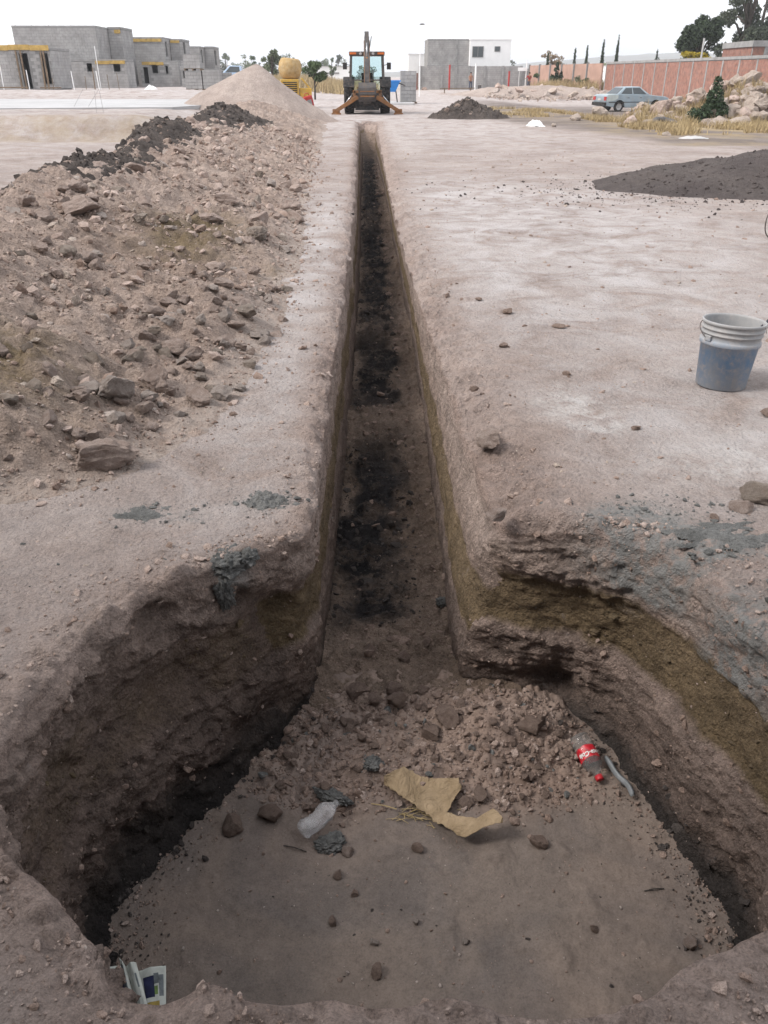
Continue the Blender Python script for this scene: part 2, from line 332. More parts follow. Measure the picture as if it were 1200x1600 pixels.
def build_ground():
    P = CP
    seg = np.hypot(np.diff(P[:, 0]), np.diff(P[:, 1])); T = np.r_[0, np.cumsum(seg)]
    # dense parametrisation, rounded by smoothing
    tt = np.linspace(0, T[-1], 14000)
    Q = np.stack([np.interp(tt, T, P[:, k]) for k in range(7)], 1)
    kern = np.hanning(41); kern /= kern.sum()
    for k in range(7):
        Q[:, k] = np.convolve(np.pad(Q[:, k], 20, mode='edge'), kern, 'valid')
    dist = np.maximum(np.hypot(Q[:, 0], Q[:, 1]), 1.0)
    ds = np.maximum(0.0080, 0.0042 * dist)
    s = np.r_[0, np.cumsum(np.hypot(np.diff(Q[:, 0]), np.diff(Q[:, 1])) / ds[1:])]
    n = int(s[-1]); Q = np.stack([np.interp(np.linspace(0, s[-1], n), s, Q[:, k]) for k in range(7)], 1)
    # end cap of the trench
    nc = 70; a0, a1 = Q[-1], Q[0]; cap = []
    for i in range(1, nc):
        t = i / nc; c = a0 * (1 - t) + a1 * t; c[4] = 360 + 180 * t
        c[1] += 0.5 * math.sin(math.pi * t); c[3] += 0.3 * math.sin(math.pi * t); c[5] = 0.12; c[6] = 0.2; cap.append(c)
    Q = np.vstack([Q, np.array(cap)]); n = len(Q)
    rx, ry, fx, fy, an, rr, cw = Q.T
    # wobble of the rim
    wob = fbm(rx * 3.1, ry * 3.1, 0 * rx, 4, 21)
    tx = np.roll(rx, -1) - np.roll(rx, 1); ty = np.roll(ry, -1) - np.roll(ry, 1); L = np.hypot(tx, ty); nx, ny = ty / L * -1, tx / L
    nx, ny = -nx, -ny                                # points out of the hole
    for _ in range(12):
        nx = (nx + 0.5 * np.roll(nx, 1) + 0.5 * np.roll(nx, -1)) / 2; ny = (ny + 0.5 * np.roll(ny, 1) + 0.5 * np.roll(ny, -1)) / 2
    L = np.hypot(nx, ny); nx, ny = nx / L, ny / L
    if (nx[len(nx) // 20] > 0): nx, ny = -nx, -ny
    near = np.hypot(rx, ry)
    wa = np.clip(0.024 + 0.003 * near, 0, 0.055) + .018 * (ry < 1.15)
    rx2, ry2 = rx + nx * wob * wa, ry + ny * wob * wa
    rr2 = rr * (1 + 0.9 * fbm(rx * 4, ry * 4, 0 * rx + 5, 3, 44)); cw2 = cw * (1 + 0.8 * fbm(rx * 3, ry * 3, 0 * rx + 9, 3, 45))
    # --- wall rows
    nw = 125; v = np.linspace(0, 1, nw)[None, :]
    rim_z = gz(rx2, ry2) - rr2
    bott = -1.06
    Z = rim_z[:, None] + (bott - rim_z[:, None]) * v
    t = np.clip((0 - Z) / 0.95, 0, 1.1)
    fl = (ss(rx2, 0, .2) * ss(ry2, 2.62, 2.8))[:, None]; t = t * (1 - fl) + fl * (1 - np.maximum(1 - t, 0) ** 2.4)
    X = rx2[:, None] + (fx - rx2)[:, None] * t; Y = ry2[:, None] + (fy - ry2)[:, None] * t
    pit = ((ry2 < 2.9) & (rx2 > -2))[:, None] * 1.0
    ptb = ss(2.95 - ry2, 0, 0.3)[:, None]
    fade = ss(v, 0.0, 0.06)
    band = np.exp(-((Z + 0.40 + 0.05 * gn(X * 1.5, Y * 1.5, 0 * Z, 77)) / 0.12) ** 4)
    und = np.exp(-((Z + 0.80) / 0.10) ** 2)
    amp = 0.35 + 0.65 * ptb
    n3 = fbm(X * 4.5, Y * 4.5, Z * 6.5, 5, 31)
    # chunky, torn relief: ridged steps
    rg = 1 - np.abs(fbm(X * 9, Y * 9, Z * 16, 4, 61)) * 2.2
    D = amp * (0.044 * n3 + 0.013 * (rg - 0.6) * (.3 + 1.4 * ss(gn(X * 2.1, Y * 2.1, Z * 3, 29), -.3, .4)) + .032 * gn(X * 1.9, Y * 1.9, Z * 2.2, 28) * ptb) + ptb * (0.045 * band + 0.05 * und * (0.5 + gn(X * 2.3, Y * 2.3, Z, 71)))
    D = D + 0.010 * fbm(X * 22, Y * 22, Z * 30, 3, 41) * (0.5 + 0.5 * ptb)
    jx = 0.25 * gn(X * 30, Y * 30, Z * 30, 3)
    pm = (ptb[:, 0] > .02)
    Wc = np.zeros_like(D); Wc[pm] = 0.020 * worley(X[pm] * 15 + jx[pm], Y[pm] * 15 + jx[pm], Z[pm] * 22, 5) + 0.012 * worley(X[pm] * 38 + jx[pm], Y[pm] * 38, Z[pm] * 50 + jx[pm], 6)
    D = D + ptb * (Wc - .016) * ss(fbm(X * 3, Y * 3, Z * 4, 3, 19), -.35, .2)
    D = D - 0.07 * ss(-Z, .90, 1.04) * ptb
    D = D + .09 * np.exp(-(((X + .34) / .10) ** 2 + ((Y - 2.5) / .12) ** 2 + ((Z + .33) / .09) ** 2)) + .10 * np.exp(-(((X - .80) / .10) ** 2 + ((Y - 2.64) / .12) ** 2 + ((Z + .80) / .09) ** 2)) + .06 * np.exp(-(((X + .66) / .10) ** 2 + ((Y - 2.2) / .14) ** 2 + ((Z + .42) / .08) ** 2))
    lf = ss(-X, .25, .4) * ptb; D = D * (1 + .45 * lf) + lf * (.028 * np.maximum(gn(X * 5 + 3, Y * 5, Z * 7, 95) - .05, 0) * 3 - .018 * np.maximum(gn(X * 8, Y * 8, Z * 12, 96) - .1, 0) * 3)
    # machine marks left in the trench sides
    D = D + (1 - ptb) * 0.012 * gn(X * 3, Y * 1.1, Z * 9, 91)
    D = D * fade * (1 - .45 * band * ptb) + .008 * band * ptb * fade
    X = X + nx[:, None] * D; Y = Y + ny[:, None] * D
    Z = Z + ptb * fade * 0.018 * fbm(X * 12, Y * 12, Z * 12, 3, 51)
    # --- top rows
    g = [0.0]; st = 0.0095
    while g[-1] < 900: g.append(g[-1] + st); st = max(st * 1.0, 0.0095 + 0.047 * g[-1])
    g = np.array(g[1:])[None, :]; a = np.radians(an)[:, None]
    TX = rx2[:, None] + np.cos(a) * g; TY = ry2[:, None] + np.sin(a) * g
    TZ = gz(TX, TY) - rr2[:, None] * np.exp(-(g / np.maximum(cw2[:, None], 0.02)) ** 1.3)
    # crumbs along the rim
    far = np.clip(near / 6, 0.6, 2.0)[:, None]
    rimw = np.exp(-(g / (0.11 + 0.17 * (rx2 > 0)[:, None] * (ry2 > 2.4)[:, None])) ** 2)
    TZ = TZ + rimw * (lumps(TX, TY, 0.075, 5, 0.5) * 0.7 + lumps(TX, TY, 0.032, 6, 0.6) * 0.8 + 0.040 * fbm(TX * 11, TY * 11, 0 * TX, 4, 13))
    frontm = ss(-TY, -1.3, -1.0) + ss(TY, 1e9, 2e9)
    TZ = TZ + np.where(g < 4, lumps(TX, TY, 0.03, 8, 0.18, 0.1, 0.35) * 0.6, 0) * np.exp(-g / 1.5)
    V = np.stack([np.concatenate([TX[:, ::-1], X], 1), np.concatenate([TY[:, ::-1], Y], 1), np.concatenate([TZ[:, ::-1], Z], 1)], -1)
    nv = V.shape[1]; nt_ = g.shape[1]
    F = gridF(n, nv, 0, closed=True)[:, ::-1]
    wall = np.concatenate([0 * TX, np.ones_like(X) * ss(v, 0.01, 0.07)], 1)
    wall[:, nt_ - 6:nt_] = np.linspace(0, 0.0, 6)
    x, y, z = V[..., 0], V[..., 1], V[..., 2]
    crumb = np.concatenate([(np.exp(-(g / (0.15 + 0.22 * (rx2 > 0)[:, None] * (ry2 > 2.3)[:, None])) ** 2) * (0.75 + 0 * TX))[:, ::-1], 1 + 0 * X], 1) * (1 - wall * 0)
    el = lambda cx, cy, a_, b_: np.exp(-(((x - cx) / a_) ** 2 + ((y - cy) / b_) ** 2) ** 1.5)
    dust = np.clip(0.29 + 0.9 * el(1.6, 9.5, 2.4, 4.5) + 0.5 * el(2.4, 3.6, 1.2, .8) + 0.4 * el(-.5, 6.5, .25, 3.4) + .3 * el(-.45, 3.3, .4, .45) + 0.5 * ss(y, 14, 30) * (1 - ss(x, 4, 7)) + .5 * ss(y, 40, 60), 0, 1) * (1 - 0.6 * ss(1.9 - y, 0, .6))
    lime = np.clip(el(1.12, 3.60, .16, .14) + .9 * el(1.75, 3.15, .5, .25) + el(1.05, 3.9, .2, .3) + .6 * el(0.62, 8.0, .25, 3.0) + .6 * el(2.4, 3.5, .5, .3) + .7 * el(0.7, 25, .5, 8), 0, 1)
    mort = np.clip(1.2 * el(1.02, 2.66, .20, .14) * ss(z, -.3, -.2) + 1.0 * el(1.12, 2.46, .14, .16) * ss(z, -.27, -.2) + el(1.0, 2.50, .07, .2) * ss(z, -.27, -.2) + 1.1 * el(1.27, 2.46, .22, .10) * ss(z, -.3, -.2) + 1.0 * el(1.21, 2.05, .1, .2) * (z > -.3) + .8 * el(1.25, 1.75, .1, .2) * (z > -.2)
                   + .6 * el(-.92, 2.76, .09, .06) + .6 * el(-.70, 2.72, .09, .05) + .7 * el(-.40, 2.83, .1, .06) + .8 * el(-.50, 2.42, .07, .05) * (z > -.14), 0, 1)
    xb = np.interp(y, [0, 18, 21, 28, 33, 45, 70], [99, 99, 8.0, 6.2, 5.2, 5.5, 8])
    xb = xb + 1.5 * fbm(x * .25, y * .25, 0 * x, 3, 5)
    track = ss(x - xb, -.4, .8) * (1 - ss(y, 55, 66)) * ss(y, 17, 21)
    track = np.maximum(track, 0.8 * ss(x, 8.5, 10) * ss(y, 14, 18) * (1 - ss(y, 55, 66)))
    dry = np.clip(ss(x - xb, -.5, 1) * 0.75 * el(10.5, 24, 6, 6) + .8 * el(7.5, 40, 3, 5) + 1.0 * el(13, 31, 5, 4) + .5 * ss(y, 22.2, 22.8) * (1 - ss(y, 24.2, 25.2)) * ss(-x, 4.5, 6.5) + ss(y, 95, 110) * (1 - ss(np.abs(x + 4), 8, 20)), 0, 1)
    damp = np.clip(0.0 + 0 * x, 0, 1)
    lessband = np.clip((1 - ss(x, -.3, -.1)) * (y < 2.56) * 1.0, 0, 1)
    globals()['WALLP'] = [q.copy() for q in (X, Y, Z, np.broadcast_to(ptb, X.shape))]
    warp = 0.06 * gn(x * 0.8, y * 0.8, 0 * x, 15) + np.where((y > 2.75) & (x > 0), 0.10, 0) * wall
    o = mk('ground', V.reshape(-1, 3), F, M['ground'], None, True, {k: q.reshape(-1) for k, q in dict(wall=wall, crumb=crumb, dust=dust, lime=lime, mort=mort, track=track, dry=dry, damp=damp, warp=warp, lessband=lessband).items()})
    return tag(o, kind='structure')
build_ground()

# ------------------------------------------------------------------ pit and trench beds
def pz(x, y):
    """bed of the pit and the mouth of the trench"""
    x = np.asarray(x, float); y = np.asarray(y, float)
    mouth = ss(y, 1.98 + 0.06 * np.sin(x * 9) + 0.10 * ss(x, .0, -.5), 2.55) * (1 - ss(x, 0.72, 0.95) * 0.75) * ss(x, -0.62, -0.30)
    z = -0.955 + 0.055 * mouth * (.35 + .65 * ss(x, -.2, .15)) + 0.085 * np.exp(-(((x - .56) / .26) ** 2 + ((y - 2.50) / .22) ** 2)) + .03 * np.exp(-(((x + .05) / .2) ** 2 + ((y - 2.30) / .16) ** 2))
    z = z + 0.0 * y
    return z
def tz(x, y):
    z = pz(x, y)
    z = z + 0.10 * np.exp(-((y - 5.75) / .35) ** 2) + .07 * np.exp(-((y - 8.3) / .4) ** 2) + .08 * np.exp(-((y - 11.5) / .5) ** 2) + .09 * np.exp(-((y - 15.5) / .8) ** 2) + .55 * ss(y, 28, 32.5)
    return z + 0.05 * ss(x, .28, .5) + 0.03 * ss(-x, .05, .25)
def fanmask(x, y):
    x = np.asarray(x, float); y = np.asarray(y, float)
    return ss(y, 2.04 + .06 * np.sin(x * 9) + .08 * ss(x, 0, -.5), 2.2) * (1 - ss(x, .80, .98)) * ss(x, -.62, -.32)
def pz_full(x, y):
    f = fanmask(x, y)
    d = pz(x, y) + 0.016 * fbm(x * 2.2, y * 2.2, 0 * x, 4, 2) + 0.003 * fbm(x * 20, y * 20, 0 * x, 3, 4)
    a_ = np.hypot(x - .2, y + .6); d = d + (1 - f) * (.007 * gn(a_ * 9, np.arctan2(x - .2, y + .6) * 2.2, 0 * x, 60) + .004 * gn(a_ * 26, np.arctan2(x - .2, y + .6) * 3, 0 * x, 61) + .010 * np.maximum(fbm(x * 6, y * 6, 0 * x, 4, 62) - .12, 0) * 3 + .45 * lumps(x, y, .035, 63, .10, .1, .35))
    d = d + f * (lumps(x, y, 0.09, 3, .4) * .45 + lumps(x, y, 0.045, 4, .7) * .75 + lumps(x + .3, y, 0.022, 14, .8) * .8 + 0.02 * fbm(x * 9, y * 9, 0 * x, 4, 6))
    d = d + (1 - f) * (lumps(x, y, 0.06, 23, .08, .05, .18) * .5)
    return d
def tz_full(x, y):
    k = np.clip(y / 6, 1, 3)
    return tz(x, y) + lumps(x, y, 0.10, 33, .6) * .6 + lumps(x, y, 0.05, 34, .7) * .8 + lumps(x, y, .024, 35, .7) * .7 + .03 * fbm(x * 6, y * 6, 0 * x, 4, 36)
xs = np.linspace(-1.1, 1.45, 330); ys = np.linspace(0.72, 2.86, 290)
Xg, Yg = np.meshgrid(xs, ys, indexing='ij')
o = mk('pit_floor', np.stack([Xg, Yg, pz_full(Xg, Yg)], -1).reshape(-1, 3), gridF(330, 290)[:, ::1], M['pit'], None, True, {'fan': fanmask(Xg, Yg).ravel()}); tag(o, kind='structure')
xs = np.linspace(-0.42, 0.66, 110); ys = [2.60]
while ys[-1] < 33.2: ys.append(ys[-1] + max(0.010, 0.0034 * ys[-1]))
ys = np.array(ys); Xg, Yg = np.meshgrid(xs, ys, indexing='ij')
bl = ss(Yg, 2.6, 2.85); Zg = pz_full(Xg, Yg) * (1 - bl) + tz_full(Xg, Yg) * bl - 0.004 * (1 - bl)
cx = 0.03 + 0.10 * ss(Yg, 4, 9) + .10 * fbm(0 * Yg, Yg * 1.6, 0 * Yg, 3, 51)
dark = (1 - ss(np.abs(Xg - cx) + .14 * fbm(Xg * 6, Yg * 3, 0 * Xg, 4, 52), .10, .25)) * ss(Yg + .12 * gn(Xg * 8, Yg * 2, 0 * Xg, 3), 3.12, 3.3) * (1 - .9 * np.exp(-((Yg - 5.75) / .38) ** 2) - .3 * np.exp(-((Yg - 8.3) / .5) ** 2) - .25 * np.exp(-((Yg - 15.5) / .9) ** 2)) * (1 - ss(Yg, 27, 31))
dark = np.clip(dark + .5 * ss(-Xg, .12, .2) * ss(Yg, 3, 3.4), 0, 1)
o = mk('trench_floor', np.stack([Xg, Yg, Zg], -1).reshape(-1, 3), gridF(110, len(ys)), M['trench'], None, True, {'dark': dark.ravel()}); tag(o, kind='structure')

# ------------------------------------------------------------------ spoil heap and the other heaps
_yb = [2.3, 2.62, 2.9, 3.14, 3.68, 4.7, 5.55, 7.2, 10.65, 16.3, 28, 36]; _xb = [-2.6, -1.85, -1.27, -.99, -.73, -.60, -.58, -.58, -.74, -.95, -1.2, -1.5]
def spoil_base(x, y):
    x = np.asarray(x, float); y = np.asarray(y, float)
    xb = np.interp(y, _yb, _xb) + 0.10 * fbm(x * 1.3, y * 1.3, 0 * x, 3, 8)
    t = xb - x
    Hr = 0.66 + 0.05 * np.sin(y * .9) + .05 * np.sin(y * .37 + 1)
    up = np.clip(t / 2.45, 0, 1); h = Hr * (0.35 * up + 0.65 * up ** 1.25 * (2 - up) ** .6)
    h = np.where(t > 2.45, Hr - 0.5 * (t - 2.45) ** 1.1, h)
    h = np.where(t < 0, t * 0.6, h)
    return h * ss(y, 2.35, 3.3) - (1 - ss(y, 2.3, 2.75)) * 0.06 - .35 * ss(y, 33, 35.5)
def spoil_z(x, y):
    x = np.asarray(x, float); y = np.asarray(y, float)
    b = spoil_base(x, y); k = ss(b, -0.01, 0.10); far = np.clip(y / 8, .8, 2.2)
    h = b + k * (0.20 * fbm(x * .8, y * .8, 0 * x, 4, 81) + 0.075 * fbm(x * 3.4, y * 3.4, 0 * x, 4, 82))
    pk = ss(fbm(x * .7, y * .7, 0 * x, 2, 87), -.15, .3)
    h = h + (0.35 + .65 * k) * (lumps(x, y, .24, 83, .30, .12, .5) * .5 * pk + lumps(x, y, .11, 84, .5, .15, .6) * .7 + lumps(x, y, .05, 85, .6) * .7)
    return h + g0(x, y)
def heapgrid(name, xs, ys, fz, mat, clip=-0.03, attrs=None, ground=None):
    Xg, Yg = np.meshgrid(xs, ys, indexing='ij'); Zg = fz(Xg, Yg)
    F = gridF(len(xs), len(ys)); base = (ground or gz)(Xg, Yg)
    keep = ((Zg - base).ravel()[F] > clip).any(1); F = F[keep]
    used = np.unique(F); mp = np.full(Xg.size, -1); mp[used] = np.arange(len(used))
    V = np.stack([Xg, Yg, Zg], -1).reshape(-1, 3)[used]
    at = {k: q(Xg, Yg).ravel()[used] for k, q in (attrs or {}).items()}
    return mk(name, V, mp[F], mat, None, True, at)
ys = [2.3]
while ys[-1] < 35: ys.append(ys[-1] + max(0.014, 0.0046 * ys[-1]))
olive = lambda x, y: np.clip(np.exp(-(((x + 1.55) / .40) ** 2 + ((y - 7.6) / 1.1) ** 2)) * 1.3 + np.exp(-(((x + 1.95) / .55) ** 2 + ((y - 3.65) / .45) ** 2)) * 1.4 + .8 * np.exp(-(((x + .75) / .1) ** 2 + ((y - 6.9) / .3) ** 2)), 0, 1)
o = heapgrid('spoil_heap', np.r_[np.linspace(-7.2, -4.4, 40)[:-1], np.linspace(-4.4, -0.45, 250)], np.array(ys), spoil_z, M['spoil'], -0.03, {'olive': olive, 'toe': lambda x, y: 1 - ss(spoil_base(x, y), 0.0, .10)})
tag(o, 'long heap of pinkish dug earth and clods along the left side of the trench', 'earth heap')

DT = {}
def dark_top(x, y, cx): return DT[cx](x, y)
def dark_on_ridge(label, cx, cy, ax, ay, th, seed, lump=.10):
    xs = np.arange(cx - ax * 1.25, cx + ax * 1.25, 0.018 * cy / 8); ys2 = np.arange(cy - ay * 1.25, cy + ay * 1.25, 0.03 * cy / 8)
    def fz(x, y):
        r = np.sqrt(((x - cx) / ax) ** 2 + ((y - cy) / ay) ** 2) + 0.28 * fbm(x * 2.2, y * 1.4, 0 * x, 3, seed)
        t = th * (1 - ss(r, 0.25, 1.0)) - 0.05 * ss(r, .85, 1.05) - .01
        return spoil_base(x, y) + g0(x, y) + .20 * fbm(x * .8, y * .8, 0 * x, 4, 81) + t + np.where(r < 1.02, 1, .2) * (lumps(x, y, lump, seed + 1, .75, .2, .65) * .75 + lumps(x, y, lump * .45, seed + 2, .7) * .8 + .05 * fbm(x * 5, y * 5, 0 * x, 3, seed + 4) * (r < 1))
    DT[cx] = fz
    o = heapgrid('dark_earth_heap', xs, ys2, fz, M['darksoil'], -0.02, None, lambda x, y: spoil_z(x, y) - .02)
    return tag(o, label, 'earth heap')
dark_on_ridge('nearest patch of dark broken clods lying on the crest of the spoil heap', -3.42, 10.1, .95, 2.5, .10, 101)
dark_on_ridge('smoother charcoal mound of fine dark soil on the spoil heap crest, middle of three', -3.5, 14.4, .90, 2.8, .13, 131, .07)
dark_on_ridge('farthest patch of dark clods on the spoil heap crest, just before the pale cone', -3.35, 21.5, 1.15, 4.2, .15, 161, .14)

def cone_heap(name, label, cx, cy, rx_, ry_, h, mat, seed, power=1.0, res=.06, rough=.06, lump=.12, lumpk=.3):
    xs = np.arange(cx - rx_ * 1.3, cx + rx_ * 1.3, res); ys2 = np.arange(cy - ry_ * 1.3, cy + ry_ * 1.3, res)
    def fz(x, y):
        r = np.sqrt(((x - cx) / rx_) ** 2 + ((y - cy) / ry_) ** 2) * (1 + .12 * fbm((x - cx) / rx_ * 1.6, (y - cy) / ry_ * 1.6, 0 * x, 3, seed))
        z = h * np.where(r < 1, (1 - np.sqrt(r * r + .0025) ** power), (1 - r) * .6)
        return gz(x, y) + z + ss(z, -.02, .1) * (rough * fbm(x * 1.5 / rx_ * 3, y * 1.5 / rx_ * 3, 0 * x, 4, seed + 1) + lumpk * lumps(x, y, lump, seed + 2, .6) + lumpk * lumps(x, y, lump * .4, seed + 3, .6))
    DT[cx] = lambda x, y: np.maximum(fz(x, y), gz(x, y)); o = heapgrid(name, xs, ys2, fz, mat); tag(o, label, 'earth heap'); return o, fz
cone_heap('gravel_cone', 'tall pale cone of sandy gravel at the far end of the spoil heap', -3.85, 33.2, 2.75, 3.3, 1.95, M['cone'], 201, .92, .06, .05, .12, .12)
cone_heap('dark_earth_heap', 'small dark clod mound on the pale ground right of the digger', 4.15, 35.6, 1.65, 1.3, .74, M['darksoil'], 221, .85, .03, .16, .22, .75)
_, gravel_z = cone_heap('gravel_heap', 'low wide mound of dark fine gravel by the right edge beyond the bucket', 6.4, 13.2, 2.8, 1.9, .50, M['gravel'], 241, 1.25, .025, .06, .05, .18)

# ------------------------------------------------------------------ rocks
def ico(n):
    bm = bmesh.new(); bmesh.ops.create_icosphere(bm, subdivisions=n, radius=1.0); bm.verts.ensure_lookup_table()
    v = np.array([p.co[:] for p in bm.verts]); f = np.array([[q.index for q in p.verts] for p in bm.faces]); bm.free(); return v, f
ICO = {n: ico(n) for n in (1, 2, 3, 4, 5)}
def rock_shape(n, seed, cuts=9, rough=.10):
    v, f = ICO[n]; r = np.random.default_rng(seed); v = v * (1 + .30 * fbm(v[:, 0] * .9 + seed, v[:, 1] * .9, v[:, 2] * .9, 2, seed))[:, None]
    for _ in range(cuts):
        nn = r.normal(size=3); nn /= np.linalg.norm(nn); d = r.uniform(.42, .80)
        v = v - np.maximum(v @ nn - d, 0)[:, None] * nn * .96
    v = v * (1 + rough * fbm(v[:, 0] * 3.4 + seed, v[:, 1] * 3.4, v[:, 2] * 3.4, 5, seed + 5, .62))[:, None]
    return v / np.abs(v).max(0), f
_rm = {}
def rock_mesh(lod, var, mat, cuts=11, rough=.20):
    k = (lod, var, mat, cuts)
    if k not in _rm:
        v, f = rock_shape(lod, 300 + var * 7, cuts, rough); _rm[k] = mk_mesh('rock', v, f, M[mat], False)
    return _rm[k]
def rock(x, y, z, s, mat='rock', label=None, cat='rock', group=None, lod=2, var=None, rot=None, sink=.30, name='rock', cuts=11):
    s = (s, s * random.uniform(.7, 1), s * random.uniform(.55, .85)) if not isinstance(s, tuple) else s
    var = random.randrange(9) if var is None else var
    o = bpy.data.objects.new(name, rock_mesh(lod, var, mat, cuts)); COL.objects.link(o)
    o.scale = (s[0] / 2, s[1] / 2, s[2] / 2); o.location = (x, y, z + s[2] * (.5 - sink))
    o.rotation_euler = rot or (random.uniform(-.3, .3), random.uniform(-.3, .3), random.uniform(0, 6.28))
    return tag(o, label, cat, group)
def scatter(name, P, S, mats, lod=1, mi=None, flat=.75, smooth=False):
    """many small stones joined into one mesh"""
    n = len(P); shapes = [rock_shape(lod, 900 + k * 13, 5, .15)[0] for k in range(10)]; f = ICO[lod][1]; nv = len(shapes[0])
    sh = np.stack(shapes)[rng.integers(0, 10, n)]
    sc = S[:, None] * np.stack([np.ones(n), rng.uniform(.65, 1, n), rng.uniform(.5, 1, n) * flat], 1) * .5
    q = rng.normal(size=(n, 4)); q[:, :2] *= .35; q /= np.linalg.norm(q, axis=1)[:, None]
    w_, x, y, z = q[:, 3], q[:, 0], q[:, 1], q[:, 2]
    Rm = np.stack([1 - 2 * (y * y + z * z), 2 * (x * y - z * w_), 2 * (x * z + y * w_), 2 * (x * y + z * w_), 1 - 2 * (x * x + z * z), 2 * (y * z - x * w_), 2 * (x * z - y * w_), 2 * (y * z + x * w_), 1 - 2 * (x * x + y * y)], -1).reshape(n, 3, 3)
    V = np.einsum('nij,nvj->nvi', Rm, sh * sc[:, None, :]) + P[:, None, :]
    F = (f[None] + (np.arange(n) * nv)[:, None, None]).reshape(-1, 3)
    o = mk(name, V.reshape(-1, 3), F, mats, None, smooth, None, None if mi is None else np.repeat(mi, len(f)))
    return tag(o, kind='stuff')

# --- named rocks on the spoil heap: x, y, width, height
NR = [(-1.11, 3.13, .29, .15, 'rock', 'large flat pale rock lying at the near foot of the spoil heap'),
      (-1.21, 3.67, .20, .20, 'rockgrey', 'upright greyish slab of rock stuck in the lower slope of the spoil heap'),
      (-.87, 3.9, .18, .10, 'rock', 'reddish low rock at the foot of the heap, right of the grey slab'),
      (-1.1, 4.01, .20, .15, 'rock', 'blocky pink rock just behind the upright grey slab on the heap'),
      (-1.11, 4.54, .22, .11, 'rock', 'wide flat rock uphill of the blocky pink rock on the heap'),
      (-2.42, 7.23, .36, .19, 'rock', 'big tan boulder high on the heap below the nearest dark clods'),
      (-1.04, 3.95, .11, .10, 'rock', 'small round rock wedged between the blocky rock and the reddish low rock'),
      (-1.02, 7.75, .26, .16, 'rockpale', 'long pale rock tilted along the trench side of the heap at mid distance'),
      (-1.51, 8.25, .26, .12, 'rock', 'flat rock below the olive patch of soil on the heap'),
      (-1.52, 9.37, .33, .16, 'rock', 'broad smooth rock on the heap beyond the olive patch'),
      (-.97, 10.6, .36, .20, 'rock', 'wide tan rock at the trenchward foot of the heap, far half'),
      (-2.22, 5.68, .14, .07, 'rock', 'small flat rock on the upper left slope of the heap'),
      (-1.01, 4.48, .19, .09, 'rock', 'slabby rock leaning beside the wide flat rock on the heap')]
for i, (x, y, a, h, mt, lb) in enumerate(NR):
    lod = 4
    rock(x, y, float(spoil_z(x, y)), (a, a * .75, h * 1.15), mt, lb, lod=lod, var=i % 9, rot=(R(8), R(-6), R([15, 40, -20, 70, 5, 20, 0, 55, 10, 0, 30, 0, -15][i])) if i != 1 else (R(35), R(10), R(35)), sink=.32)
# --- the uncounted look-alikes: 150 largest singly, the rest as stuff
def pts_on(fz, n, x0, x1, y0, y1, dens=None, ypow=1.0, off=0.0):
    x = rng.uniform(x0, x1, n * 3); u = rng.uniform(0, 1, n * 3); y = (y0 ** (1 - ypow) + u * (y1 ** (1 - ypow) - y0 ** (1 - ypow))) ** (1 / (1 - ypow)) if ypow != 1 else y0 * (y1 / y0) ** u
    if dens is not None:
        k = rng.uniform(0, 1, n * 3) < dens(x, y); x, y = x[k], y[k]
    x, y = x[:n], y[:n]; return np.stack([x, y, fz(x, y) + off], 1)
on_heap = lambda x, y: (spoil_base(x, y) > 0.01) * (0.25 + .75 * ss(fbm(x * 1.1, y * 1.1, 0 * x, 3, 300), -.15, .25))
toe = lambda x, y: (np.abs(x - np.interp(y, _yb, _xb) + .35) < .38) * 1.0
P = np.concatenate([pts_on(lambda x, y: spoil_z(x, y), 95, -2.0, -.55, 3.2, 6.8, toe), pts_on(lambda x, y: spoil_z(x, y), 150, -3.4, -.62, 2.9, 13, on_heap)])
for p in P:
    s = random.uniform(.016, .029) * (0.6 * p[1] + 1.1) * random.choice([.8, 1, 1, 1.35])
    rock(p[0], p[1], p[2], min(s, .24), random.choice(['rock', 'rock', 'rock', 'rockpale', 'rockgrey']), 'small clod of dry pinkish earth among many on the spoil heap slope', 'clod', 'dry clods lying on the spoil heap', 3, name='clod')
P = pts_on(lambda x, y: spoil_z(x, y), 13000, -4.0, -.55, 2.6, 22, on_heap, 1.0, .003)
S = rng.pareto(2.4, len(P)) * .013 + .010; S = np.minimum(S, .08) * (0.55 + .14 * P[:, 1])
scatter('heap_rubble', P, S, [M['rock'], M['clod'], M['rockgrey'], M['rockpale']], 1, rng.choice(4, len(P), p=[.55, .3, .08, .07]))
# foot of the heap, spilled over the bare strip
foot = lambda x, y: np.exp(-np.abs(x - np.interp(y, _yb, _xb)) / .13)
P = pts_on(lambda x, y: np.maximum(gz(x, y), spoil_z(x, y)), 2600, -2.2, -.25, 2.55, 20, foot, 1.0, .002)
scatter('spilled_crumbs', P, np.minimum(rng.pareto(2.4, len(P)) * .010 + .007, .06) * (.6 + .12 * P[:, 1]), [M['rock'], M['clod']], 1, rng.choice(2, len(P)))
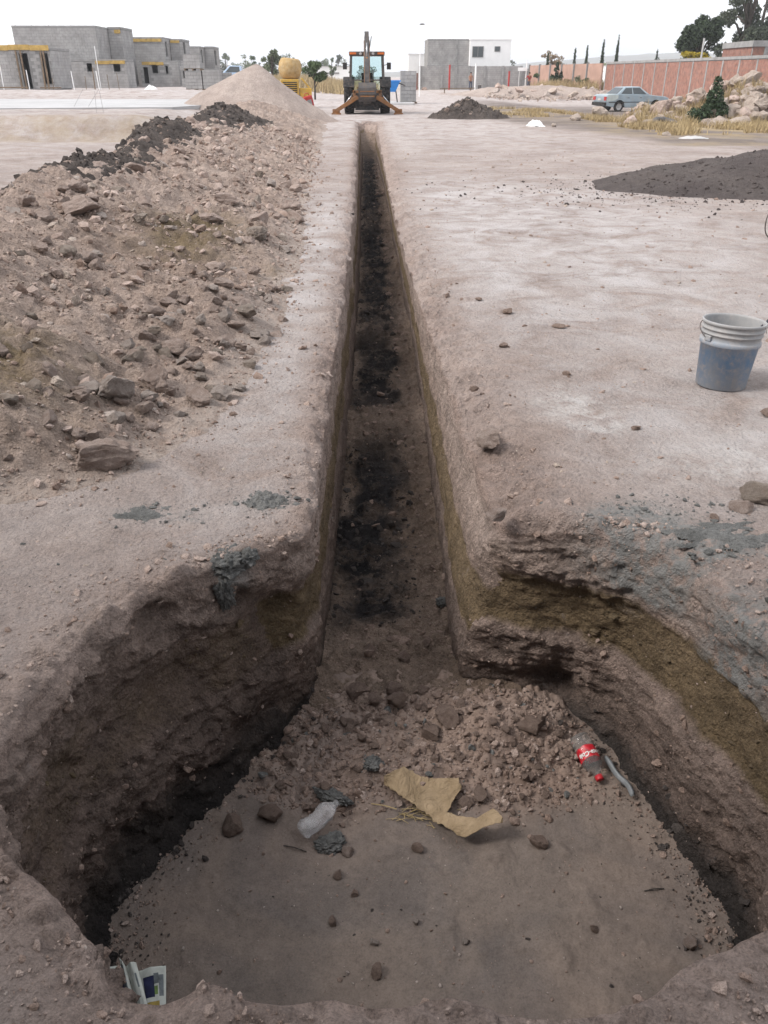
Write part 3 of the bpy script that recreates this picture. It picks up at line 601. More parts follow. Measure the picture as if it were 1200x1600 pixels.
# crumbs on the trench and pit rims
i = rng.integers(0, len(CP) - 1, 5200); t = rng.uniform(0, 1, 5200)[:, None]; c = CP[i] * (1 - t) + CP[i + 1] * t
far = rng.uniform(0, 1, 5200) < np.clip(2.4 / np.hypot(c[:, 0], c[:, 1]), .15, 1); c = c[far]
g = np.abs(rng.normal(0, .12, len(c))) + .01 + .10 * rng.uniform(0, 1, len(c)) * (c[:, 0] > 0); a = np.radians(c[:, 4]); x, y = c[:, 0] + np.cos(a) * g, c[:, 1] + np.sin(a) * g
z = gz(x, y) - c[:, 5] * np.exp(-(g / c[:, 6]) ** 1.3)
P = np.stack([x, y, z + .002], 1); S = np.minimum(rng.pareto(2.5, len(P)) * .007 + .005, .04) * (.75 + .13 * y)
scatter('rim_crumbs', P, S, [M['rock'], M['clod']], 1, rng.choice(2, len(P), p=[.7, .3]))
# loose crumbs on the right-hand ground
P = pts_on(gz, 4200, .5, 5.5, 2.3, 20, lambda x, y: .25 + .75 * ss(fbm(x * 1.2, y * 1.2, 0 * x, 3, 410), -.05, .3), 1.0, .0)
scatter('ground_crumbs', P, np.minimum(rng.pareto(2.6, len(P)) * .006 + .004, .035) * (.7 + .12 * P[:, 1]), [M['clod'], M['rock'], M['rockpale']], 1, rng.choice(3, len(P), p=[.5, .3, .2]))
P = pts_on(gz, 2600, -1.9, -.2, 1.5, 3.3, lambda x, y: .2 + .8 * ss(fbm(x * 2.5, y * 2.5, 0 * x, 3, 77), -.1, .3), 1.0, 0); P = P[(P[:, 0] < np.interp(P[:, 1], [1.2, 1.7, 2, 2.26, 2.45, 2.6, 3], [-.95, -1, -.92, -.78, -.58, -.32, -.28]))]
scatter('ground_crumbs', P, np.minimum(rng.pareto(2.4, len(P)) * .004 + .003, .02), [M['rock'], M['mortar'], M['rockpale']], 1, rng.choice(3, len(P), p=[.6, .15, .25]))
P = pts_on(gz, 3000, -1.4, 1.4, .5, 1.3, None, 1.0, 0)
ok = np.ones(len(P), bool)
inside = (P[:, 1] > np.interp(P[:, 0], [-.9, -.7, -.55, -.49, -.39, .37, .57, .8, 1.0, 1.2], [1.4, 1.07, .97, .86, .83, .81, .86, .95, 1.08, 1.4])) & (P[:, 0] > -.93) & (P[:, 0] < 1.26); P = P[~inside]
scatter('lip_grit', P, np.minimum(rng.pareto(2.4, len(P)) * .0022 + .0018, .014), [M['rock'], M['rockgrey']], 1, rng.choice(2, len(P), p=[.6, .4]))
# trench bed and pit bed
P = pts_on(tz_full, 3600, -.22, .44, 2.9, 26, None, 1.0, .0); dk = (P[:, 0] < .28) & (P[:, 1] > 3.2) & (np.abs(P[:, 1] - 5.75) > .4)
scatter('trench_clods', P, np.minimum(rng.pareto(2.5, len(P)) * .013 + .012, .08) * (.7 + .06 * P[:, 1]), [M['clod'], M['darkrock']], 1, dk.astype(int) * (rng.uniform(0, 1, len(P)) < .9))
P = pts_on(pz_full, 5200, -.5, .95, 2.02, 2.75, lambda x, y: fanmask(x, y) * (y < np.interp(x, [-.5, -.26, .4, .97], [2.4, 2.9, 2.75, 2.5])), 1.0, .002)
scatter('fan_crumbs', P, np.minimum(rng.pareto(2.3, len(P)) * .008 + .006, .045), [M['clod'], M['rock'], M['mortar']], 2, rng.choice(3, len(P), p=[.8, .17, .03]))
P = pts_on(pz_full, 900, -.75, 1.12, 1.15, 2.2, lambda x, y: 1 - fanmask(x, y), 1.0, .0)
scatter('pit_grit', P, np.minimum(rng.pareto(2.2, len(P)) * .0045 + .0035, .022), [M['clod'], M['rockgrey'], M['darkrock']], 2, rng.choice(3, len(P), p=[.6, .25, .15]))
# crumbs stuck in the pit walls and lying along their foot
Xw, Yw, Zw, Pw = [q.ravel() for q in WALLP]; k = np.flatnonzero((Pw > .3) & (Zw > -.97) & (Zw < -.04)); k = rng.choice(k, 5200); k = k[rng.uniform(0, 1, 5200) < .35 + .65 * ss(fbm(Xw[k] * 5, Yw[k] * 5, Zw[k] * 6, 3, 55), -.15, .25)]
zz = Zw[k] + rng.normal(0, .015, len(k)); P = np.stack([Xw[k], Yw[k], Zw[k]], 1); mi = np.where(zz < -.82, 2, np.where((zz > -.5) & (zz < -.27), 1, 0)); mi = np.where(rng.uniform(0, 1, len(k)) < .08, 3, mi)
M['olivesoil'] = mat_soil('olive_brown_clod', (0.12, 0.09, 0.055), (0.18, 0.135, 0.09), 4.0, .8, .005, .3, .6)
scatter('wall_crumbs', P, np.minimum(rng.pareto(2.4, len(P)) * .008 + .006, .045), [M['clod'], M['olivesoil'], M['darkrock'], M['rock']], 1, mi)
k = np.flatnonzero((Pw > .5) & (np.abs(Zw + .93) < .03)); k = rng.choice(k, 3200); P = np.stack([Xw[k], Yw[k], Zw[k]], 1); c0 = np.array([.15, 1.8]); dd = c0 - P[:, :2]; dd /= np.linalg.norm(dd, axis=1)[:, None]; P[:, :2] += dd * np.abs(rng.normal(0, .075, len(P)))[:, None]; P[:, 2] = pz_full(P[:, 0], P[:, 1]) + .003
scatter('foot_crumbs', P, np.minimum(rng.pareto(2.4, len(P)) * .006 + .005, .035), [M['clod'], M['darkrock'], M['rock']], 1, rng.choice(3, len(P), p=[.55, .35, .1]))
for cx_, cy_, ax_, ay_, k_, s0 in [(-3.42, 10.1, .8, 2.1, 900, .05), (-3.5, 14.4, .75, 2.2, 500, .05), (-3.35, 21.5, 1.0, 3.6, 700, .07), (4.15, 35.6, 1.7, 1.2, 700, .07)]:
    P = np.stack([cx_ + rng.normal(0, .45, k_) * ax_, cy_ + rng.normal(0, .45, k_) * ay_, np.zeros(k_)], 1); P = P[((P[:, 0] - cx_) / ax_) ** 2 + ((P[:, 1] - cy_) / ay_) ** 2 < .85]; k_ = len(P); P[:, 2] = dark_top(P[:, 0], P[:, 1], cx_) ; scatter('dark_clods', P, np.minimum(rng.pareto(2.2, k_) * s0 * .45 + s0 * .6, s0 * 4), [M['darkrock'], M['darksoil'], M['spoil']], 1, rng.choice(3, k_, p=[.35, .5, .15]))
P = np.stack([rng.normal(5.6, 1.9, 2500), rng.normal(12.4, 1.0, 2500), np.zeros(2500)], 1); P[:, 2] = np.maximum(gravel_z(P[:, 0], P[:, 1]), gz(P[:, 0], P[:, 1])); scatter('gravel_grains', P, np.minimum(rng.pareto(2.2, 2500) * .015 + .014, .07), [M['gravel']], 1)
P = np.concatenate([np.stack([rng.normal(cx_, sx_, k_), rng.normal(cy_, sy_, k_)], 1) for cx_, cy_, sx_, sy_, k_ in [(1.1, 2.74, .15, .07, 260), (1.3, 2.5, .12, .08, 200), (-.40, 2.83, .10, .06, 120), (-.8, 2.74, .14, .05, 70), (1.35, 2.1, .08, .15, 120)]]); P = np.stack([P[:, 0], P[:, 1], gz(P[:, 0], P[:, 1])], 1)
scatter('mortar_crumbs', P, np.minimum(rng.pareto(2.2, len(P)) * .006 + .005, .035), [M['mortar']], 2)
# stones countable on the pit floor
def on_pit(x, y): return float(pz_full(np.array([x]), np.array([y]))[0])
PR = [(-.385, 2.10, .105, 'clod', 'rounded reddish rock on the pit floor at the left edge of the loose soil'), (-.515, 2.045, .10, 'clod', 'dark reddish rock close to the left pit wall'),
      (.60, 1.945, .075, 'clod', 'lone pink stone on the bare pit floor right of the brown paper'), (.165, 1.935, .052, 'clod', 'small pink stone just below the brown paper on the pit floor'),
      (.01, 1.49, .05, 'clod', 'reddish pebble on the bare middle of the pit floor, nearest the front lip'), (-.085, 1.93, .05, 'rock', 'reddish stone beside the round mortar lump'),
      (-.12, 1.83, .042, 'clod', 'small stone on the pit floor below the crushed clear bottle'), (-.06, 1.76, .033, 'clod', 'pebble left of a tight cluster on the pit floor'),
      (.145, 1.655, .028, 'rockgrey', 'grey square pebble on the pit floor below the paper'), (.30, 1.585, .03, 'rockgrey', 'dark grey pebble alone on the middle right of the pit floor'),
      (.72, 1.615, .036, 'clod', 'tan pebble on the right of the pit floor'), (1.02, 1.555, .05, 'rock', 'olive stone near the right end of the front lip'),
      (.005, 1.585, .03, 'rockgrey', 'small dark pebble above the nearest reddish pebble'), (-.13, 1.66, .038, 'clod', 'largest pebble of the tight cluster on the pit floor')]
for x, y, s, mt, lb in PR: rock(x, y, on_pit(x, y), (s, s * .85, s * .8), mt, lb, 'stone', lod=3, sink=.2)
TM = [(.12, 2.62, .10, 'largest pinkish clod at the mouth of the trench'), (.02, 2.66, .085, 'pink clod left of the largest one in the trench mouth'), (-.06, 2.72, .11, 'dark pink clod nearest the left wall in the trench mouth'),
      (.11, 2.72, .09, 'clod behind the largest pink one in the trench mouth'), (.16, 2.93, .07, 'round clod farther up the trench mouth'), (.0, 3.0, .075, 'clod up the trench mouth beside the dark bed'),
      (.10, 3.06, .06, 'small clod at the end of the dark trench bed'), (.27, 3.02, .055, 'small clod near the right trench wall'), (.24, 2.70, .06, 'clod right of the trench mouth centre')]
for x, y, s, lb in TM: rock(x, y, float(tz_full(np.array([x]), np.array([y]))[0]), s, 'clod', lb, 'clod', 'clods at the trench mouth', 3, name='clod', sink=.22)
P = pts_on(pz_full, 120, -.42, .9, 2.05, 2.62, lambda x, y: fanmask(x, y) * (y < np.interp(x, [-.5, -.26, .4, .97], [2.36, 2.8, 2.62, 2.42])))
for p in P:
    if .03 < p[0] < .5 and p[1] < 2.27: continue
    rock(p[0], p[1], p[2], random.uniform(.022, .052), 'clod', 'pinkish clod in the loose soil spilled from the trench onto the pit floor', 'clod', 'clods in the spilled soil fan', 3, name='clod')
for x, y, s, lb in [(.66, 2.42, .13, 'biggest clod in the loose soil below the right pit wall'), (.24, 2.43, .10, 'dark clod above the brown paper'), (.31, 2.50, .12, 'dark crumbly clod behind the brown paper'), (.42, 2.16, .075, 'reddish clod in the notch of the brown paper'), (.36, 2.13, .06, 'small reddish clod under the notch of the brown paper')]:
    rock(x, y, on_pit(x, y), s, 'clod', lb, 'clod', lod=3, name='clod')
# rocks and clods standing on the right-hand ground
for x, y, s, mt, lb in [(.575, 3.42, (.20, .15, .09), 'rock', 'crumbling flat clod breaking off the right rim of the trench'), (1.56, 2.80, (.17, .13, .12), 'rockpale', 'whitish lump by the right frame edge in front of the bucket'),
                        (1.47, 2.72, (.11, .09, .06), 'rock', 'small pink lump beside the whitish lump'), (1.65, 2.70, (.12, .09, .06), 'rock', 'flat pink lump in front of the whitish lump'), (1.33, 2.66, (.05, .04, .03), 'clod', 'small red stone on the grey mortar spill'),
                        (.50, 2.70, (.10, .07, .06), 'rock', 'round clod set in the corner where trench and pit meet'), (1.30, 3.55, (.05, .04, .035), 'clod', 'dark crumb on the pale ground left of the bucket'), (1.02, 5.7, (.10, .08, .05), 'clod', 'biggest dark clod on the pale ground right of the trench'),
                        (.86, 6.1, (.06, .05, .03), 'clod', 'small dark clod behind the biggest dark one'), (1.30, 5.3, (.10, .06, .03), 'clod', 'flat dark clod to the right of the biggest dark one'), (.86, 4.9, (.07, .05, .04), 'clod', 'dark clod nearer than the biggest dark one'),
                        (2.02, 3.72, (.08, .06, .05), 'clod', 'reddish clod in front of the bucket'), (1.14, 4.35, (.06, .05, .03), 'clod', 'thin dark clod midway between trench and bucket'), (.58, 4.1, (.06, .05, .04), 'clod', 'dark crumb on the right rim of the trench')]:
    rock(x, y, float(gz(x, y)), s, mt, lb, 'clod' if 'clod' in lb else 'stone', lod=3)
# --- grey mortar: splashed lumps
def mortar(x, y, z, sx, sy, sz, label, rz=0, rx=0, seed=0, n=5):
    v, f = ICO[n]; r = 1 + .5 * fbm(v[:, 0] * 1.2 + seed, v[:, 1] * 1.2, v[:, 2] * 1.2, 2, seed) + .42 * fbm(v[:, 0] * 4.5 + seed, v[:, 1] * 4.5, v[:, 2] * 4.5, 5, seed + 3, .62)
    v = v * r[:, None] * np.array([sx, sy, sz]) / 2
    o = mk('mortar_lump', v, f, M['mortar'], None, True); o.location = (x, y, z); o.rotation_euler = (rx, 0, rz); return tag(o, label, 'mortar')
def splat(label, x, y, sx, sy, h, seed, z=None, slope=0.0):
    n_ = 80; u, v = np.meshgrid(np.linspace(-1, 1, n_), np.linspace(-1, 1, n_), indexing='ij'); Xw, Yw = x + u * sx, y + v * sy
    q = np.sqrt(u * u + v * v) + .75 * fbm(u * 1.9 + seed, v * 1.9, 0 * u, 5, seed); Z_ = (gz(Xw, Yw) if z is None else z - slope * (y + sy - Yw)) + h * np.clip(.75 - q, -.2, .6) * 1.2 + h * (.55 * fbm(u * 7, v * 7, 0 * u + seed, 4, seed + 2) + .9 * lumps(u, v, .22, seed + 4, .7))
    F = gridF(n_, n_); keep = (q.ravel()[F] < .78).all(1); return tag(mk('mortar_splash', np.stack([Xw, Yw, Z_], -1).reshape(-1, 3), F[keep], M['mortar'], None, True), label, 'mortar')
splat('bluish grey mortar splash on the left rim where trench meets pit', -.40, 2.84, .13, .10, .030, 2)
splat('thin mortar spatter on the bare ground left of the pit', -.88, 2.75, .12, .08, .012, 15)
splat('crumbly mortar splash on the ground at the right pit corner', 1.30, 2.52, .26, .13, .022, 27)
splat('small mortar patch nearest the right frame edge by the pit', 1.42, 2.15, .12, .16, .018, 36)
mortar(-.50, 2.45, -.045, .17, .11, .09, 'grey mortar splash clinging to the top of the left pit wall', .6, .5, 5)
mortar(-.44, 2.46, -.03, .08, .07, .06, 'small mortar lump beside the splash on the left pit wall', .2, .4, 9)
mortar(-.52, 2.395, -.14, .07, .06, .14, 'drip of mortar running down the left pit wall', .2, .2, 12)
mortar(-.15, 2.15, on_pit(-.15, 2.15) + .012, .14, .055, .04, 'elongated grey mortar flake behind the crushed clear bottle', -.45, 0, 18)
mortar(-.15, 1.965, on_pit(-.15, 1.965) + .012, .10, .075, .04, 'rounded grey mortar lump next to the crushed clear bottle', .2, 0, 21)
mortar(.0, 2.29, on_pit(.0, 2.29) + .01, .085, .075, .04, 'cluster of bluish mortar crumbs in the loose soil left of the paper', .2, 0, 24)
mortar(.385, 3.36, float(tz_full(np.array([.385]), np.array([3.36]))[0]) + .02, .075, .06, .05, 'dark grey chunk leaning on the right trench wall', .4, .4, 39)

# ------------------------------------------------------------------ litter in the pit
def plastic(name, col, alpha_t=.75, rough=.18):
    m = NT(name); nb = m.bump(m.noise(22, 5, .6), .3, .004)
    return m.done(m.mix(m.ramp(m.noise(30, 6), [(.4, 0.), (.7, .6)]), col, (.42, .40, .39)), nb, rough, Transmission_Weight=alpha_t, IOR=1.12, Specular_IOR_Level=.5)
M['clearpl'] = plastic('dusty_clear_plastic', (.80, .80, .82), .74, .12)
M['pet'] = plastic('clear_pet', (.92, .90, .88), .90, .05)
M['redlabel'] = simple('red_label_film', (.52, .012, .025), .35, 0, .25, 30, .3, spec=.5)
M['whiteink'] = simple('white_ink', (.75, .72, .70), .5, 0, .15, 40)
M['redcap'] = simple('red_cap', (.45, .02, .03), .4, 0, .2)
def crushed(prof, n, amp, seed, flat):
    mb = MB(); mb.lathe(prof, n); v = np.array(mb.v); d = fbm(v[:, 0] * 30 + seed, v[:, 1] * 30, v[:, 2] * 16, 3, seed)
    rr = np.hypot(v[:, 0], v[:, 1]); k = np.clip(rr / .02, 0, 1)
    v[:, 0] *= 1 + amp * d; v[:, 1] *= (1 + amp * d) * (1 - (1 - flat) * k); mb.v = [tuple(p) for p in v]; return mb
def densify(prof, k=4): return [tuple(lin(np.array(prof[i]), np.array(prof[i + 1]), j / k)) for i in range(len(prof) - 1) for j in range(k)] + [prof[-1]]
t = thing('plastic_bottle', 'crushed clear plastic bottle without a label lying on the pit floor', 'bottle', (-.255, 1.985, -.955))
mb = crushed(densify([(.002, 0), (.026, .001), (.033, .01), (.035, .03), (.031, .06), (.033, .09), (.034, .115), (.028, .135), (.015, .152), (.013, .158)], 8), 40, .55, 4, .66)
o = mb.build('body', M['clearpl'], t, True); t.rotation_euler = (R(-78), R(10), R(-48)); t.location.z = on_pit(-.2, 2.02) + .028
mb = MB(); mb.tube([(0, 0, .155), (0, 0, .172)], .0125, 14); mb.build('neck', M['clearpl'], t, True)
# bottle with the red label, cap towards the camera, base up against the wall
a = Vector((.845, 2.39, on_pit(.845, 2.39) + .050)); b = Vector((.895, 2.215, on_pit(.895, 2.215) + .030)); ax = (b - a).normalized()
t = thing('plastic_bottle', 'clear plastic bottle with red label and red cap below the right pit wall', 'bottle'); t.location = a
t.rotation_euler = ax.to_track_quat('Z', 'Y').to_euler()
L = (b - a).length; rb = .041
prof = [(.002, .004), (.026, 0), (.037, .006), (rb, .02), (rb, .07), (rb * .97, .085), (rb * .97, .15), (rb, .158), (.037, .18), (.028, .205), (.016, .228), (.0135, .236), (.0135, .244)]
prof = [(r, z * L / .262) for r, z in prof]; k = L / .262
crushed(densify(prof, 5), 32, .05, 8, .93).build('body', M['pet'], t, True)
lab = MB(); ns, nz = 40, 10
for i in range(nz + 1):
    for j in range(ns):
        q = 2 * math.pi * j / ns; zz = (.083 + .069 * i / nz) * k + .004 * math.sin(q * 2 + 1) * (1 if i in (0, nz) else .5)
        r = rb * .985 + .0012 * math.sin(q * 7 + i); lab.v.append((r * math.cos(q), r * .94 * math.sin(q), zz))
lab.f = [(i * ns + j, i * ns + (j + 1) % ns, (i + 1) * ns + (j + 1) % ns, (i + 1) * ns + j) for i in range(nz) for j in range(ns)]; lab.m = [0] * len(lab.f)
lo = lab.build('label', M['redlabel'], t, True)
def wrap_text(body, size, z0, q0, parent, r, along=False):
    cu = bpy.data.curves.new('script', 'FONT'); cu.body = body; cu.size = size; cu.shear = .35; cu.align_x = 'CENTER'; cu.align_y = 'CENTER'; cu.offset = size * .03
    tmp = bpy.data.objects.new('script', cu); COL.objects.link(tmp); dg = bpy.context.evaluated_depsgraph_get(); me = bpy.data.meshes.new_from_object(tmp.evaluated_get(dg)); bpy.data.objects.remove(tmp)
    bm = bmesh.new(); bm.from_mesh(me); bmesh.ops.subdivide_edges(bm, edges=bm.edges[:], cuts=1)
    for v in bm.verts:
        q = q0 + v.co.x / r; v.co = Vector((r * math.cos(q), r * .945 * math.sin(q), z0 + v.co.y))
    bm.to_mesh(me); bm.free(); me.materials.clear(); me.materials.append(M['whiteink'])
    return link(bpy.data.objects.new('writing', me), parent)
Rinv = t.rotation_euler.to_matrix().inverted(); up = Rinv @ Vector((-.1, -.6, .75)); q_up = math.atan2(up.y, up.x)
wrap_text('Coca-Cola', .025, .128 * k, q_up - .25, lo, rb * .985 + .0030); wrap_text('Coca-Cola', .020, .128 * k, q_up + 2.6, lo, rb * .985 + .0030)
mb = MB(); mb.v = []; mb.lathe([(.001, .262 * k + .004), (.0155, .262 * k + .003), (.016, .262 * k), (.016, .240 * k), (.0145, .239 * k)], 20); mb.build('cap', M['redcap'], t, True)
# torn strip of grey plastic
M['greystrip'] = simple('grey_film', (.20, .21, .22), .5, 0, .4, 30, .4)
pts = [(.945, 2.325), (.955, 2.28), (.965, 2.245), (.985, 2.205), (.998, 2.17), (1.005, 2.135)]; V = []
for i, (x, y) in enumerate(pts):
    z = on_pit(x, y) + .035 + .012 * math.sin(i * 2); wv = .008 + .003 * (i % 2)
    V += [(x - wv, y, z - .012), (x - wv * .2, y, z + .010), (x + wv, y + .006, z)]
mk('plastic_strip', np.array(V), gridF(6, 3), M['greystrip'], None, True); o = COL.objects[-1]
md = o.modifiers.new('s', 'SUBSURF'); md.levels = 2; md.render_levels = 2; md = o.modifiers.new('t', 'SOLIDIFY'); md.thickness = .002
tag(o, 'twisted grey strip of torn plastic beside the red labelled bottle', 'plastic strip')
# brown kraft paper, torn and curled
M['kraft'] = NT('kraft_paper'); m = M['kraft']
M['kraft'] = m.done(m.mix(m.ramp(m.noise(14, 7, .65), [(.35, 0.), (.7, 1.)]), (.26, .19, .115), (.36, .27, .175)), m.bump(m.noise(60, 6, .6), .4, .004, m.bump(m.noise(11, 6, .65, None, 1.0), 1.0, .03)), .8)
top = [(.05, 2.2), (.126, 2.25), (.211, 2.219), (.334, 2.203), (.338, 2.171), (.28, 2.102), (.259, 2.052), (.315, 2.027), (.383, 2.003), (.445, 2.03), (.471, 1.967)]
bot = [(.052, 2.205), (.109, 2.148), (.169, 2.122), (.22, 2.097), (.243, 2.078), (.252, 2.066), (.262, 2.03), (.291, 2.002), (.337, 1.953), (.391, 1.96), (.476, 1.962)]
top = [(.048, 2.205), (.126, 2.252), (.175, 2.232), (.225, 2.213), (.28, 2.215), (.338, 2.205), (.345, 2.165), (.305, 2.115), (.283, 2.062), (.32, 2.03), (.383, 2.012), (.445, 2.035), (.475, 1.985)]
bot = [(.05, 2.195), (.075, 2.165), (.105, 2.142), (.135, 2.122), (.165, 2.105), (.195, 2.088), (.215, 2.068), (.232, 2.045), (.250, 2.018), (.285, 1.985), (.337, 1.945), (.395, 1.955), (.472, 1.972)]
nu, nv = 73, 17; uu = np.linspace(0, len(top) - 1, nu)
tx = np.interp(uu, range(len(top)), [p[0] for p in top]); ty = np.interp(uu, range(len(top)), [p[1] for p in top]); bx = np.interp(uu, range(len(top)), [p[0] for p in bot]); by = np.interp(uu, range(len(top)), [p[1] for p in bot])
vv = np.linspace(0, 1, nv)[None, :]; X = bx[:, None] + (tx - bx)[:, None] * vv; Y = by[:, None] + (ty - by)[:, None] * vv
rag = .010 * fbm(X * 60, Y * 60, 0 * X, 3, 6); Y = Y + rag * ((vv < .03) | (vv > .97)); X = X + rag * ((vv < .03) | (vv > .97))
un = uu[:, None] / (len(top) - 1)
Z = np.maximum(pz(X, Y), -.945) + .034 + .022 * (vv - .3) * (un < .5) + .05 * ss(un, .62, 1.0) * vv + .045 * ss(un, .80, .97) * (1 - .6 * vv) + .020 * np.sin(un * 9 + vv * 2) * .5 + .012 * fbm(X * 9, Y * 9, 0 * X, 3, 14) - .012 * np.exp(-((un - .60) / .06) ** 2)
o = mk('paper_sheet', np.stack([X, Y, Z], -1).reshape(-1, 3), gridF(nu, nv)[:, ::-1], M['kraft'], None, True); md = o.modifiers.new('t', 'SOLIDIFY'); md.thickness = .0012
tag(o, 'torn brown kraft paper curled on the loose soil in the pit', 'paper')
M['straw'] = simple('dry_straw', (.42, .32, .16), .8, 0, .4, 30)
mb = MB()
for k in range(34):
    x, y = random.gauss(.17, .05), random.gauss(2.085, .018); a = random.gauss(-.35, .5); l = random.uniform(.03, .09); z = on_pit(x, y) + .004
    mb.tube([(x, y, z), (x + math.cos(a) * l * .5, y + math.sin(a) * l * .5, z + random.uniform(.004, .016)), (x + math.cos(a) * l, y + math.sin(a) * l, z + .003)], .0011, 4)
tag(mb.build('straw_tuft', M['straw']), 'little tuft of dry straw sticking out under the brown paper', 'straw')
for (x, y, a, l, lb) in [(-.32, 1.965, -.35, .09, 'thin dry twig on the pit floor left of the crushed bottle'), (.93, 1.75, .1, .07, 'short dark twig near the right pit wall'), (.0, 2.13, -.3, .10, 'pale straw stalk lying in front of the brown paper')]:
    mb = MB(); z = on_pit(x, y) + .004; mb.tube([(x, y, z), (x + math.cos(a) * l * .5, y + math.sin(a) * l * .5, z + .006), (x + math.cos(a) * l, y + math.sin(a) * l, z + .002)], .002, 5)
    tag(mb.build('twig', M['straw' if 'straw' in lb else 'darkrock']), lb, 'twig')
# newspaper leaves
for nm, c, vr in (('newsprint', (.50, .52, .48), .15), ('ink_blue', (.02, .025, .07), .5), ('ink_grey', (.16, .18, .19), .6), ('ink_ochre', (.30, .22, .06), .3), ('ink_green', (.16, .24, .08), .3)): M[nm] = simple(nm, c, .75, 0, vr, 45)
NP = [M['newsprint'], M['ink_blue'], M['ink_grey'], M['ink_ochre'], M['ink_green']]
def leaf(name, c0, c1, c2, c3, z, prints, parent, bend=.0, n=24):
    """page with corners far-left, far-right, near-right, near-left; prints are (u0,v0,u1,v1,ink)"""
    u, v = np.meshgrid(np.linspace(0, 1, n), np.linspace(0, 1, n), indexing='ij'); c = [np.array((*p, q)) for p, q in zip((c0, c1, c2, c3), z)]
    P_ = (c[0] * ((1 - u) * (1 - v))[..., None] + c[1] * (u * (1 - v))[..., None] + c[2] * (u * v)[..., None] + c[3] * ((1 - u) * v)[..., None])
    P_[..., 2] += bend * np.sin(np.pi * u) + .004 * fbm(u * 3, v * 3, 0 * u, 3, 8)
    mi = np.zeros((n - 1, n - 1), int); cu_ = (np.arange(n - 1) + .5) / (n - 1)
    for a_, b_, c_, d_, k in prints: mi[np.ix_((cu_ > a_) & (cu_ < c_), (cu_ > b_) & (cu_ < d_))] = k
    o = mk(name, P_.reshape(-1, 3), gridF(n, n)[:, ::-1], NP, parent, True, None, mi.ravel()); md = o.modifiers.new('t', 'SOLIDIFY'); md.thickness = .0008; return o
t = thing('newspaper', 'crumpled printed newspaper pages in the dark front left corner of the pit', 'newspaper')
leaf('page', (-.86, 1.475), (-.768, 1.498), (-.705, 1.375), (-.80, 1.35), (-.90, -.90, -.945, -.945), [(.05, .12, .97, .96, 1), (.25, .3, .8, .7, 2), (.05, .12, .1, .9, 0), (.30, .74, .45, .8, 0), (.55, .78, .7, .84, 0)], t, .012)
leaf('folded_page', (-.775, 1.50), (-.752, 1.482), (-.69, 1.36), (-.715, 1.36), (-.865, -.885, -.93, -.94), [(.1, .08, .5, .95, 2)], t, .01)
leaf('folded_page', (-.752, 1.482), (-.722, 1.49), (-.655, 1.36), (-.685, 1.36), (-.880, -.872, -.925, -.935), [(.55, .2, .75, .5, 2)], t, .012)
leaf('page', (-.725, 1.484), (-.635, 1.492), (-.615, 1.37), (-.675, 1.36), (-.91, -.895, -.945, -.945), [(.16, .16, .56, .60, 1), (.58, .15, .74, .36, 2), (.58, .40, .70, .58, 4), (.76, .18, .9, .6, 2), (.16, .68, .72, .97, 3)], t, .008)

# ------------------------------------------------------------------ bucket, rope, wire
def mat_bucket():
    m = NT('worn_blue_bucket'); z = m.n('SeparateXYZ', Vector=m.pos()).outputs['Z']
    grey = m.mix(m.noise(9, 7, .7), (.22, .22, .225), (.34, .335, .33)); blue = m.mix(m.noise(14, 6), (.10, .20, .35), (.17, .26, .38))
    band = m.math('MULTIPLY', m.ramp(z, [(.10, 0.), (.16, 1.)]), m.ramp(z, [(.232, 1.), (.236, 0.)]))
    stretched = m.n('Mapping', Vector=m.pos(), Scale=(1, 1, .35)).outputs['Vector']
    wear = m.ramp(m.noise(9, 9, .72, stretched), [(.34, .15), (.54, 1.)])
    side = m.ramp(m.n('SeparateXYZ', Vector=m.pos()).outputs['X'], [(.02, 1.), (.13, .3)])
    low = m.ramp(z, [(0.02, .35), (.16, 1.)])
    k = m.math('MULTIPLY', m.math('MULTIPLY', m.math('MULTIPLY', m.ramp(m.math('ADD', z, m.math('MULTIPLY', m.noise(16, 6, .7), .10)), [(.25, 1.), (.33, .05)]), low), wear), side)
    c = m.mix(k, grey, blue); c = m.mix(m.ramp(m.noise(26, 9, .75), [(.48, 0.), (.66, .85)]), c, (.36, .335, .325))
    sp = m.ramp(m.voro(60), [(.0, 1.), (.10, 0.)]); c = m.mix(m.math('MULTIPLY', sp, m.ramp(m.noise(5), [(.5, 0.), (.6, 1.)])), c, (.58, .57, .55))
    return m.done(c, m.bump(m.noise(40, 6, .65), .25, .004), .6, Specular_IOR_Level=.35)
M['bucket'] = mat_bucket(); M['wire'] = simple('rusty_wire', (.10, .085, .08), .6, .5, .4, 40); M['rope'] = simple('dark_rope', (.06, .055, .07), .9, 0, .5, 60, .5)
bz = float(gz(1.94, 4.17))
t = thing('bucket', 'worn blue and grey plastic bucket crusted with cement on the pale ground', 'bucket', (1.955, 4.17, bz - .004), R(20)); t.rotation_euler = (R(-1), R(2.5), R(20))
rb_, rt_, hh = .131, .158, .362; rz_ = lambda z: lin(rb_, rt_, z / hh)
